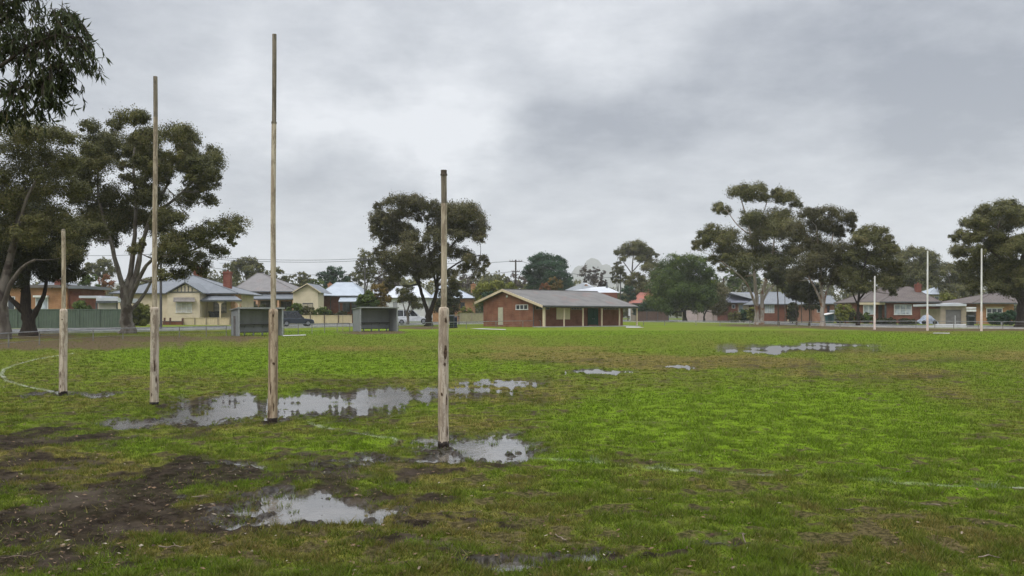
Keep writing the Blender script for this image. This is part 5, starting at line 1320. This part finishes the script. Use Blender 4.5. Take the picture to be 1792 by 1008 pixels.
tree('brownish gum with pale trunk and drooping left limb, second of the right-hand gums', 117,
     [([(1440,571,0),(1439,550,0),(1439,528,0),(1438,505,0),(1436,470,0),(1432,430,0),(1428,395,0)],9,2), ([(1438,535,0),(1430,515,-4),(1420,497,-6),(1410,480,-8),(1402,455,-8)],4.5,1.8), ([(1441,540,0),(1448,510,4),(1462,485,8),(1478,465,8)],4.5,1.8), ([(1438,500,0),(1450,460,4),(1458,420,6),(1466,390,6)],4,1.6)],
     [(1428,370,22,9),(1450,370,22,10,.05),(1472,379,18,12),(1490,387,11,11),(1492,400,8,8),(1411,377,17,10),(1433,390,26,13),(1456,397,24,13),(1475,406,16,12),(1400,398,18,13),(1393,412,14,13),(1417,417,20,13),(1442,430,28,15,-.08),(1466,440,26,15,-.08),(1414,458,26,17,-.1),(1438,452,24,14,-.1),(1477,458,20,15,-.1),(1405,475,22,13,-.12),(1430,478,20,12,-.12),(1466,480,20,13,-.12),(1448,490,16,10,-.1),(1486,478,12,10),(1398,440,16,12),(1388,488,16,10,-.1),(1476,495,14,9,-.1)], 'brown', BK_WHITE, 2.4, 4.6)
tree('dark crowned tree with thin dark trunk left of the shortest white goal post', 113,
     [([(1502,571.6,0),(1502,550,0),(1502,530,0),(1505,505,0),(1510,475,0),(1520,440,0)],6.5,2), ([(1502,535,0),(1490,512,-4),(1484,490,-6)],3,1.4), ([(1503,525,0),(1525,500,4),(1550,480,6),(1565,470,6)],3.5,1.4)],
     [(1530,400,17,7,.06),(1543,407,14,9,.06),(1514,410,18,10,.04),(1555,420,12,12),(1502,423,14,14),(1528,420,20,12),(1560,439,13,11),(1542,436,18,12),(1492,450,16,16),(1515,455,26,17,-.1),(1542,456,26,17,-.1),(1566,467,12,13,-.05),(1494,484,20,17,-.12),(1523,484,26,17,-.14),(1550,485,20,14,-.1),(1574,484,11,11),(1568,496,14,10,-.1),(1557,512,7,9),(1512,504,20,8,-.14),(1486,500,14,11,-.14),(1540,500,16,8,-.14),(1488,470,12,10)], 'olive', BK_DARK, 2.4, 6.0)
tree('massive dark gum with thick grey trunk at the right edge', 99,
     [([(1787,574,0),(1787,555,0),(1788,530,0),(1786,505,0),(1788,470,0),(1796,430,4),(1800,390,4)],19,5), ([(1786,520,0),(1776,495,-6),(1760,472,-10),(1742,452,-12),(1722,435,-12)],8,2.2), ([(1788,540,0),(1772,518,-8),(1758,510,-12),(1740,500,-16)],5,1.8), ([(1790,500,0),(1815,470,6),(1840,440,8),(1860,410,8)],9,3), ([(1770,485,-6),(1752,440,0),(1748,405,4),(1756,375,4)],5,1.8)],
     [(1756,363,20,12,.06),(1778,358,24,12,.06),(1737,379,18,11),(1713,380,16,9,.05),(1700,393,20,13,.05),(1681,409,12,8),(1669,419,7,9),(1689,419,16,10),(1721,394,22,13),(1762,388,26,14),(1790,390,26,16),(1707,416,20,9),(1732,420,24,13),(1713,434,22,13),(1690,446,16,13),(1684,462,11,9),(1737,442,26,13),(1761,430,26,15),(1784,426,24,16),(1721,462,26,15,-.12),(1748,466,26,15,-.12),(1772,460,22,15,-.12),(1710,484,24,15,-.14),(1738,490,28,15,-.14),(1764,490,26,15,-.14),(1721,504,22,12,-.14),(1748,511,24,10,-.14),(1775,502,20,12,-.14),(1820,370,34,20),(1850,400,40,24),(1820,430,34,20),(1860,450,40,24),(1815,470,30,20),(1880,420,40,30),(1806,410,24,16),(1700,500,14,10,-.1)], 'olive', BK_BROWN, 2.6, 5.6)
tree('slim young gum with small high crown between the white twin trunks and the brownish gum', 128,
     [([(1362,570,0),(1362,545,0),(1361,520,0),(1360,495,0),(1362,478,0)],3.2,1.4)],
     [(1360,490,14,10),(1372,482,12,9),(1350,482,12,9),(1362,474,14,9),(1366,502,10,7)], 'dark', BK_BROWN, 2.4, 5)
tree('small dark leafy tree with slim trunk in front of the wide white window house', 126,
     [([(1394,570.5,0),(1394,550,0),(1393,530,0),(1394,510,0)],3.0,1.4)],
     [(1388,505,16,11),(1404,502,16,11),(1394,494,18,10,.1),(1408,514,12,9),(1382,517,12,8),(1396,518,14,8)], 'dark', BK_BROWN, 2.4, 5)
tree('small rounded dark tree with thin trunk left of the brownish gum', 122,
     [([(1416,571.5,0),(1417,552,0),(1416,535,0),(1416,520,0)],2.8,1.4)],
     [(1412,514,14,10),(1424,508,12,9),(1418,502,14,8),(1426,522,10,8),(1408,524,9,7)], 'dark', BK_BROWN, 2.4, 5)
tree('thin leaning gum sapling in front of the white cars', 128,
     [([(714,569.5,0),(714,556,0),(713,545,0),(716,532,0),(714,518,0)],5.5,1.8), ([(714,552,0),(722,540,2),(726,530,2)],2.5,1.2), ([(713,556,0),(708,540,-2),(704,525,-2)],2.5,1.2)],
     [(712,515,14,9),(704,524,12,8),(722,522,12,8),(728,532,12,7),(714,505,12,7),(702,510,10,7),(734,536,8,5)], 'olive', BK_PALE, 2.4, 3.6)
tree('dark bushy tree right of the big central trunk', 150,
     [([(778,566,0),(778,545,0),(780,520,0)],5,2)],
     [(782,512,16,10),(794,520,14,12),(780,530,18,12),(796,536,12,10),(784,546,14,8),(770,540,12,10),(790,504,10,7)], 'dark', BK_DARK, 2.4, 5, name='broadleaf_tree', group='trees behind the oval')
tree('small golden brown tree beside the dense green tree', 210,
     [([(1232,560,0),(1233,550,0),(1240,538,0),(1250,520,0)],3.4,1.6), ([(1233,551,0),(1228,542,0),(1225,532,0)],2,1)],
     [(1256,503,12,10,.1),(1264,512,12,12,.1),(1252,516,12,11),(1262,528,13,12),(1252,532,12,11),(1265,541,12,9),(1256,545,11,8),(1246,524,9,9)], 'brown', BK_DARK, 2.2, 4.6, group='trees behind the oval', name='broadleaf_tree')

# background trees: crown box in photo pixels, depth, kind
def auto(x0, y0, x1, y1, Y, leaf, label, n=14, bark=BK_BROWN, dens=3.8, lpx=2.5, name='background_tree', shape='round', stem=None, group='trees among and behind the houses', cat='tree', droop=.3, fill=1.0):
    TSEED[0] += 7; r = random.Random(TSEED[0]); y1 = max(y1, HY+K/Y-1) if name.startswith('garden') else y1; cx, cy, hw, hh = (x0+x1)/2, (y0+y1)/2, (x1-x0)/2, (y1-y0)/2
    bush = name.startswith('garden')
    cl = []
    if bush: dens *= 1.7; n += 6
    for i in range(n):
        a = 2*math.pi*(i+r.uniform(-.3,.3))/(n*.68) if i < n*.68 else r.uniform(0,6.28)
        q = r.uniform(.62,.78) if i < n*.68 else r.uniform(0,.45)
        k = r.uniform(.26,.38)
        px, py = cx+hw*q*math.cos(a), cy-hh*q*math.sin(a)
        if shape == 'tier': kx, ky = k*1.25, k*.62
        else: kx, ky = k, k*.85
        m = (hw*hh)**.5 if hw < 2.2*hh else hh*1.3
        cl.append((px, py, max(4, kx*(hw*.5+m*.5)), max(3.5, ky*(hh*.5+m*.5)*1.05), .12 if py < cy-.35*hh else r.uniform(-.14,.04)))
    by = HY+K/Y; st = stem if stem is not None else max(1.6, hw*.09)
    tr = [([(cx,by,0),(cx+r.uniform(-1,1),(by+cy)/2,0),(cx+hw*r.uniform(-.15,.15),cy,0),(cx+hw*r.uniform(-.3,.3),cy-hh*.5,0)], st, st*.35)]
    if hw > 14: tr += [([(cx,(by*.4+cy*.6),0),(cx-hw*.3,cy,-4),(cx-hw*.45,cy-hh*.3,-4)], st*.6, st*.3), ([(cx,(by*.45+cy*.55),0),(cx+hw*.32,cy,4),(cx+hw*.5,cy-hh*.25,4)], st*.6, st*.3)]
    return tree(label, Y, tr, cl, leaf, bark, lpx, dens, droop, group, cat, name, .4, fill)
A = auto
A(398,451,466,490,225,'olive','rounded olive gum standing behind the peach house ridge',16)
A(384,462,420,500,240,'olive','small olive tree between the two red chimneys',10)
A(466,468,505,505,250,'olive','grey green tree behind the tallest goal post',12)
A(500,476,548,505,262,'olive','low hazy trees crown behind the cream gable',12,shape='tier')
A(554,467,612,508,235,'deep','broad dark green tree behind the pale blue white roof',16)
A(534,488,572,516,228,'green','green bushy tree between the cream gable and the pale roof',10)
A(606,474,640,505,245,'olive','grey green tree left of the pole by the second shelter',10)
A(621,433,662,500,190,'olive','thin sparse gum crown left of the big central tree',12,dens=2.4)
A(652,468,700,516,215,'bare','bare brownish tree behind the left of the central tree',14,dens=2.2)
A(760,490,800,520,240,'bare','bare grey brown tree right of the central tree trunk',10,dens=2.4)
A(800,478,838,505,260,'bare','leafless grey tree left of the yellow green shrub tree',10,dens=2.2)
A(826,489,914,548,165,'yellow','broad yellow topped shrub tree behind the left of the clubhouse',20,dens=4.6)
A(838,508,884,552,160,'deep','dark green bush under the yellow shrub tree by the clubhouse gable',12,dens=5)
A(884,479,922,508,225,'bare','reddish brown bare tree behind the dark power pole',10,dens=2.6)
tree('large dark green pine with layered crown behind the clubhouse', 235, [([(960,562,0),(960,530,0),(958,490,0),(956,460,0)],5,2)],
     [(934,452,12,6),(950,450,16,6,.1),(966,452,16,6,.1),(980,458,12,7),(932,464,16,7),(954,462,22,8),(976,468,18,8),(928,478,14,7),(946,477,22,9),(970,480,20,9),(990,484,12,7),(926,490,14,8),(946,491,22,9),(970,494,22,9),(992,496,12,8),(936,503,16,8),(958,505,20,8),(982,505,18,8),(998,490,6,6),(924,470,8,5)], 'deep', BK_DARK, 2.3, 5.4, .1, 'trees among and behind the houses', name='pine_tree')
A(952,484,986,516,205,'gold','golden brown autumn tree in front of the dark pine',12,dens=3.6)
A(944,494,962,514,203,'rust','small rusty red bush beside the golden tree behind the clubhouse',8,dens=3.4)
A(1014,462,1046,508,270,'bare','slender bare tree before the misty hill',10,dens=1.8)
A(1036,468,1064,510,265,'bare','brown bare tree right of the misty hill top',10,dens=2.2)
tree('tall flat topped gum rising behind the pale crossarm pole', 258, [([(1108,558,0),(1108,520,0),(1106,485,0),(1107,460,0),(1110,435,0)],4,1.4), ([(1107,480,0),(1092,460,0),(1084,448,0)],2,1), ([(1107,475,0),(1125,455,0),(1140,440,0)],2,1)],
     [(1112,428,18,6,.1),(1098,434,16,7),(1126,434,18,7),(1084,442,11,5),(1142,442,9,5),(1104,442,18,7),(1128,446,16,7),(1090,452,8,5),(1148,446,6,4),(1082,462,7,5),(1116,455,12,5),(1138,458,14,7),(1150,466,10,7),(1130,470,16,8),(1148,480,10,8)], 'olive', BK_BROWN, 2.3, 4.6, group='trees among and behind the houses')
A(1066,464,1096,500,262,'olive','lower rounded tree left of the flat topped gum',10,dens=4.6)
A(1090,474,1135,522,255,'olive','dusky green tree under the flat topped gum',14,dens=4.4)
A(1084,500,1114,528,240,'deep','dark green bush beside the red roofed house',10,dens=5)
A(1128,480,1160,530,250,'olive','olive tree behind the red roofed house',12)
A(150,450,204,490,230,'olive','hazy grey green tree beyond the carport at left',14)
A(128,456,160,486,240,'olive','hazy tree right of the dark left tree',10)
A(138,478,176,524,150,'green','green garden tree above the carport',12,dens=4.6)
A(170,478,200,516,160,'rust','pale pinkish autumn tree behind the spreading gum',10,dens=2.6)
A(126,526,168,548,108,'green','low green hedge bush above the green fence',10,dens=5,name='garden_bush',cat='bush')
A(236,488,292,520,200,'olive','pale olive tree behind the cream cottage roof',12)
A(340,466,372,492,220,'olive','dark tree behind the far chimney of the cream cottage',10)
A(1558,430,1648,512,215,'olive','hazy brown gum behind the red chimney of the bungalow',26,dens=3.4,shape='tier',bark=BK_PALE)
A(1636,458,1700,515,230,'olive','hazy gum between the two tall white goal posts',20,dens=3.6,shape='tier',bark=BK_PALE)
A(1644,500,1692,533,190,'olive','bushy tree behind the garage roof',12,dens=4.4)
A(1642,510,1672,534,175,'yellow','yellow green bush left of the garage',9,dens=4.6,name='garden_bush',cat='bush')
A(1682,480,1712,533,200,'olive','dark tree left of the brown tiled roof at right',12,dens=4.6)
A(1364,488,1384,515,182,'yellow','bright yellow tree top behind the slim young gum',8,dens=4)
A(1386,487,1420,512,180,'yellow','yellow green tree above the grey roof right of the white trunks',10,dens=4)
A(1268,468,1300,510,262,'green','green tree on the slope left of the white trunks',12,dens=4.6)
A(1300,470,1330,512,270,'green','green slope tree behind the white twin trunks',12,dens=4.6)
A(1400,505,1440,545,168,'dark','dark shrubby tree beside the pinkish brick house',12,dens=5)
A(1462,532,1498,556,150,'yellow','rounded yellow green bush behind the grey caravan',12,dens=5,name='garden_bush',cat='bush')
A(1306,536,1326,562,175,'yellow','yellow green garden bush left of the white trunks',8,dens=5,name='garden_bush',cat='bush')
A(1274,545,1297,561,176,'olive','clipped grey rounded shrub at the end of the pink wall',9,dens=5,name='garden_bush',cat='bush')
A(1294,540,1310,561,178,'deep','dark blue green shrub beside the clipped grey shrub',8,dens=4.6,name='garden_bush',cat='bush')
A(1376,528,1398,562,160,'dark','conical dark shrub by the porch of the white window house',10,dens=5.4,name='garden_bush',cat='bush')
A(1487,545,1512,566,140,'dark','dark low shrub left of the bungalow',8,dens=5,name='garden_bush',cat='bush')
A(1508,548,1526,566,141,'green','green shrub under the bungalow wing window',7,dens=5,name='garden_bush',cat='bush')
A(1528,557,1570,568,138,'dark','low clipped hedge along the bungalow front',12,dens=6,name='garden_hedge',cat='hedge')
A(1570,559,1606,568,138,'dark','second stretch of low hedge beside the covered car',10,dens=6,name='garden_hedge',cat='hedge')
A(1727,548,1762,569,132,'deep','dark hedge under the window of the orange brown house',14,dens=6,name='garden_hedge',cat='hedge')
A(1752,543,1784,570,128,'deep','taller dark shrub beside the thick trunk at right',12,dens=6,name='garden_bush',cat='bush')
A(228,532,266,572,118,'yellow','rounded yellow green bush behind the spreading gum trunk',18,dens=5.4,name='garden_bush',cat='bush')
A(500,530,530,552,146,'green','leafy green shrub above the dark car',12,dens=5,name='garden_bush',cat='bush')
A(524,535,552,554,147,'olive','olive shrub under the cream gable window',11,dens=5,name='garden_bush',cat='bush')
A(548,538,582,555,146.5,'green','fresh green shrub at the right end of the cream gable house',11,dens=5,name='garden_bush',cat='bush')
A(408,533,424,548,143,'green','small green bush above the left side of the first shelter',7,dens=5,name='garden_bush',cat='bush')
A(436,531,468,541,158,'dark','dark plants on the peach house verandah',8,dens=5,name='garden_bush',cat='bush')
A(624,508,662,545,140,'green','broad green shrub behind the second shelter',14,dens=5,name='garden_bush',cat='bush')
A(642,496,684,545,146,'gold','golden brown tree top above the second shelter',14,dens=4)
A(800,537,830,552,186,'yellow','low yellow hedge before the orange house wall',10,dens=5,name='garden_hedge',cat='hedge')
A(1108,528,1160,552,232,'deep','dark green shrubs behind the verandah end of the clubhouse',12,dens=5,name='garden_bush',cat='bush')
A(576,545,616,556,146,'dark','grey dark ivy slope at the right end of the cream panel fence',9,dens=5,name='garden_bush',cat='bush')

# far treeline that reads as one mass, hills beyond
def woods():
    rg = np.random.default_rng(9); V, FC, RN, off = [], [], [], 0
    for k in range(260):
        px = rg.uniform(-250, 2050); Y = rg.uniform(300, 430); s = Y/F
        top = 491+9*math.sin(px*.013)+8*math.sin(px*.041+1)+rg.uniform(-7,8); rx = rg.uniform(14,30); hh = (556-top)/2
        n = 420
        u = rg.normal(size=(n,3)); u /= np.linalg.norm(u,axis=1,keepdims=True)
        c = np.array([XP(px,Y), Y, ZP(top+hh,Y)]); lump = .75+.35*vn(u[:,0]*2.2+k*9, u[:,2]*2.2+u[:,1], k)
        pos = c + u*np.array([rx*s, rx*s, hh*s])*(lump*rg.uniform(.8,1.0,n))[:,None]
        A_ = rg.normal(size=(n,3)); A_ /= np.linalg.norm(A_,axis=1,keepdims=True); L = rg.uniform(4,8,n)*s
        v, f = leaf_quads(pos, A_, L, L*.6, rg); V.append(v); FC.append(f+off); off += len(v)
        RN.append(np.clip(rg.normal(.4,.2,n)+rg.uniform(-.2,.2),0,1))
    tag(np_mesh('distant_woods', np.concatenate(V), np.concatenate(FC), LF['olive'], None, dict(rnd=np.concatenate(RN))), 'misty belt of distant trees beyond the houses', 'woods', kind='stuff')
woods()
def hills():
    nx, ny = 420, 90
    xs = np.linspace(-3400, 3400, nx); ys = np.linspace(520, 4900, ny); X, Y = np.meshgrid(xs, ys)
    def top(px, Yc, py, wpx, wy, e=2.6): return (H+(HY-py)/F*Yc)*np.exp(-np.abs((X-XP(px,Yc))/(wpx/F*Yc))**e-((Y-Yc)/wy)**2)
    Z = 8+np.maximum.reduce([top(1036,4000,454,26,330,3.4), top(1056,4000,464,30,330,3), top(1012,3900,469,24,400,3), top(1072,4000,474,44,400), top(1100,4100,486,110,500), top(330,3000,490,170,500), top(-200,3000,486,260,500), top(1290,1000,500,50,200), top(1750,3000,484,300,500), top(700,3200,502,200,400)])
    Z += ((fbm(X*.016, Y*.010, 3, 3)-.5)*22 + (fbm(X*.06, Y*.03, 2, 5)-.5)*9)*np.clip(Y/3500,.2,1.1)
    Z *= sstep(520, 700, Y)*sstep(4900, 4600, Y)*sstep(3400, 3100, np.abs(X)); Z -= .25
    idx = np.arange(nx*ny).reshape(ny,nx); q = np.stack([idx[:-1,:-1].ravel(), idx[:-1,1:].ravel(), idx[1:,1:].ravel(), idx[1:,:-1].ravel()],1)
    tag(np_mesh('hills', np.stack([X.ravel(),Y.ravel(),Z.ravel()],1), q, M_('wooded_hill', (.05,.06,.035), (.085,.085,.05), .02, .9), smooth=True), 'low misty wooded hills on the horizon', kind='structure')
hills()
# ------------------------------------------------------------------ haze, sky, sun, camera
b = MB(); b.box(-3500, 3500, -200, 5000, -1.6, 420)
mh = D2.materials.new('drizzle_haze'); mh.use_nodes = True; nt = mh.node_tree; nt.nodes.remove(nt.nodes['Principled BSDF'])
pv = N(nt, 'ShaderNodeVolumePrincipled'); pv.inputs['Color'].default_value = (1,1,1,1); pv.inputs['Density'].default_value = HAZE
nt.links.new(pv.outputs[0], nt.nodes['Material Output'].inputs['Volume'])
hz = tag(b.build('haze', mh), 'thin wet haze in the air over the oval', kind='stuff')

w = D2.worlds.new('World'); scn.world = w; w.use_nodes = True; nt = w.node_tree
bg = nt.nodes['Background']; bg.inputs['Strength'].default_value = .1
SUN_EL, SUN_AZ = 52, 215
sky = N(nt, 'ShaderNodeTexSky', sky_type='NISHITA'); sky.sun_disc = False; sky.sun_elevation = R(SUN_EL); sky.sun_rotation = R(SUN_AZ); sky.air_density = 1.2; sky.dust_density = 3
tc = N(nt, 'ShaderNodeTexCoord'); d = tc.outputs['Generated']
sp = N(nt, 'ShaderNodeSeparateXYZ'); nt.links.new(d, sp.inputs[0]); z = math_(nt, 'MAXIMUM', sp.outputs[2], 0.0)
# cloud deck: the direction projected on a flat layer overhead, so that cloud forms flatten towards the horizon
den = math_(nt, 'ADD', z, .22)
cb = N(nt, 'ShaderNodeCombineXYZ'); nt.links.new(math_(nt, 'DIVIDE', sp.outputs[0], den), cb.inputs[0]); nt.links.new(math_(nt, 'DIVIDE', sp.outputs[1], den), cb.inputs[1]); nt.links.new(math_(nt,'MULTIPLY',z,1.2), cb.inputs[2])
n1 = noise(nt, .85, 5, cb.outputs[0], .5); n2 = noise(nt, 2.8, 7, cb.outputs[0], .6)
wn_ = N(nt, 'ShaderNodeTexNoise'); wn_.inputs['Scale'].default_value = 5.0; wn_.inputs['Detail'].default_value = 5; nt.links.new(d, wn_.inputs['Vector'])
wv = N(nt, 'ShaderNodeVectorMath', operation='MULTIPLY_ADD'); nt.links.new(wn_.outputs['Color'], wv.inputs[0]); wv.inputs[1].default_value = (.26,.26,.26)
wd = N(nt, 'ShaderNodeVectorMath', operation='ADD'); nt.links.new(d, wd.inputs[0]); wd.inputs[1].default_value = (-.13,-.13,-.13)
nt.links.new(wd.outputs[0], wv.inputs[2]); wdir = wv.outputs[0]
tot = math_(nt, 'ADD', math_(nt, 'MULTIPLY', math_(nt,'SUBTRACT',n1,.5), .55), math_(nt, 'MULTIPLY', math_(nt,'SUBTRACT',n2,  .5), .80))
tot = math_(nt, 'ADD', tot, math_(nt, 'MULTIPLY', math_(nt,'SUBTRACT',noise(nt, 7.5, 6, cb.outputs[0], .62),.5), .50))
def blob(px, py, rx, ry, wgt):          # a thicker (negative) or thinner (positive) part of the cloud deck in one direction of the sky
    global tot
    v = Vector(((px-CX)/F, 1, (HY-py)/F)); L = v.length
    df = N(nt, 'ShaderNodeVectorMath', operation='SUBTRACT'); nt.links.new(wdir, df.inputs[0]); df.inputs[1].default_value = v/L
    sc = N(nt, 'ShaderNodeVectorMath', operation='MULTIPLY'); nt.links.new(df.outputs[0], sc.inputs[0]); sc.inputs[1].default_value = (F*L/rx, F*L/rx, F*L/ry)
    ln = N(nt, 'ShaderNodeVectorMath', operation='LENGTH'); nt.links.new(sc.outputs[0], ln.inputs[0])
    g = ramp(nt, ln.outputs['Value'], 1.5, 0.0)
    tot = math_(nt, 'ADD', tot, math_(nt, 'MULTIPLY', g, wgt))
for bl in BLOBS: blob(*bl)
val = math_(nt, 'ADD', .49, math_(nt, 'MULTIPLY', tot, 1.06))
cr = N(nt, 'ShaderNodeValToRGB'); e = cr.color_ramp.elements
e[0].position, e[0].color = 0.0, (*[x*SKYK for x in (.262,.290,.357)], 1)
e[1].position, e[1].color = .88, (*[x*SKYK for x in (.810,.832,.880)], 1)
el = cr.color_ramp.elements.new(.5); el.color = (*[x*SKYK for x in (.552,.580,.636)], 1)
nt.links.new(val, cr.inputs[0])
# overcast skies brighten towards the zenith
zr = N(nt, 'ShaderNodeMapRange', interpolation_type='SMOOTHSTEP'); nt.links.new(z, zr.inputs[0])
for i, x in ((1,.36),(2,.95),(3,1.0),(4,ZEN)): zr.inputs[i].default_value = x
vm = N(nt, 'ShaderNodeVectorMath', operation='SCALE'); nt.links.new(cr.outputs[0], vm.inputs[0]); nt.links.new(zr.outputs[0], vm.inputs['Scale'])
nt.links.new(mix(nt, .93, sky.outputs[0], vm.outputs[0]), bg.inputs['Color'])
w.cycles.sampling_method = 'AUTOMATIC'

sl = D2.lights.new('sun', 'SUN'); sl.energy = 1.3; sl.angle = R(40); sl.color = (1,.96,.9)
so = D2.objects.new('sun', sl); col.objects.link(so)
dv = Vector((math.sin(R(SUN_AZ))*math.cos(R(SUN_EL)), math.cos(R(SUN_AZ))*math.cos(R(SUN_EL)), math.sin(R(SUN_EL))))
so.rotation_euler = (-dv).to_track_quat('-Z', 'Y').to_euler(); so.location = dv*60

cam = D2.cameras.new('camera'); co = D2.objects.new('camera', cam); col.objects.link(co)
co.location = (0, 0, H); co.rotation_euler = (R(90), 0, 0)
cam.sensor_width = 36; cam.lens = F/1792*36; cam.shift_y = (HY-504)/1792; cam.clip_end = 14000; cam.clip_start = .05
scn.camera = co
scn.view_settings.view_transform = 'Standard'; scn.view_settings.look = 'None'; scn.view_settings.exposure = EXPO; scn.view_settings.gamma = 1
scn.render.engine = 'CYCLES'; scn.cycles.use_denoising = DENOISE; scn.cycles.max_bounces = 8; scn.cycles.volume_bounces = 2
scn.cycles.diffuse_bounces = 3; scn.cycles.transmission_bounces = 3; scn.cycles.caustics_reflective = False; scn.cycles.caustics_refractive = False
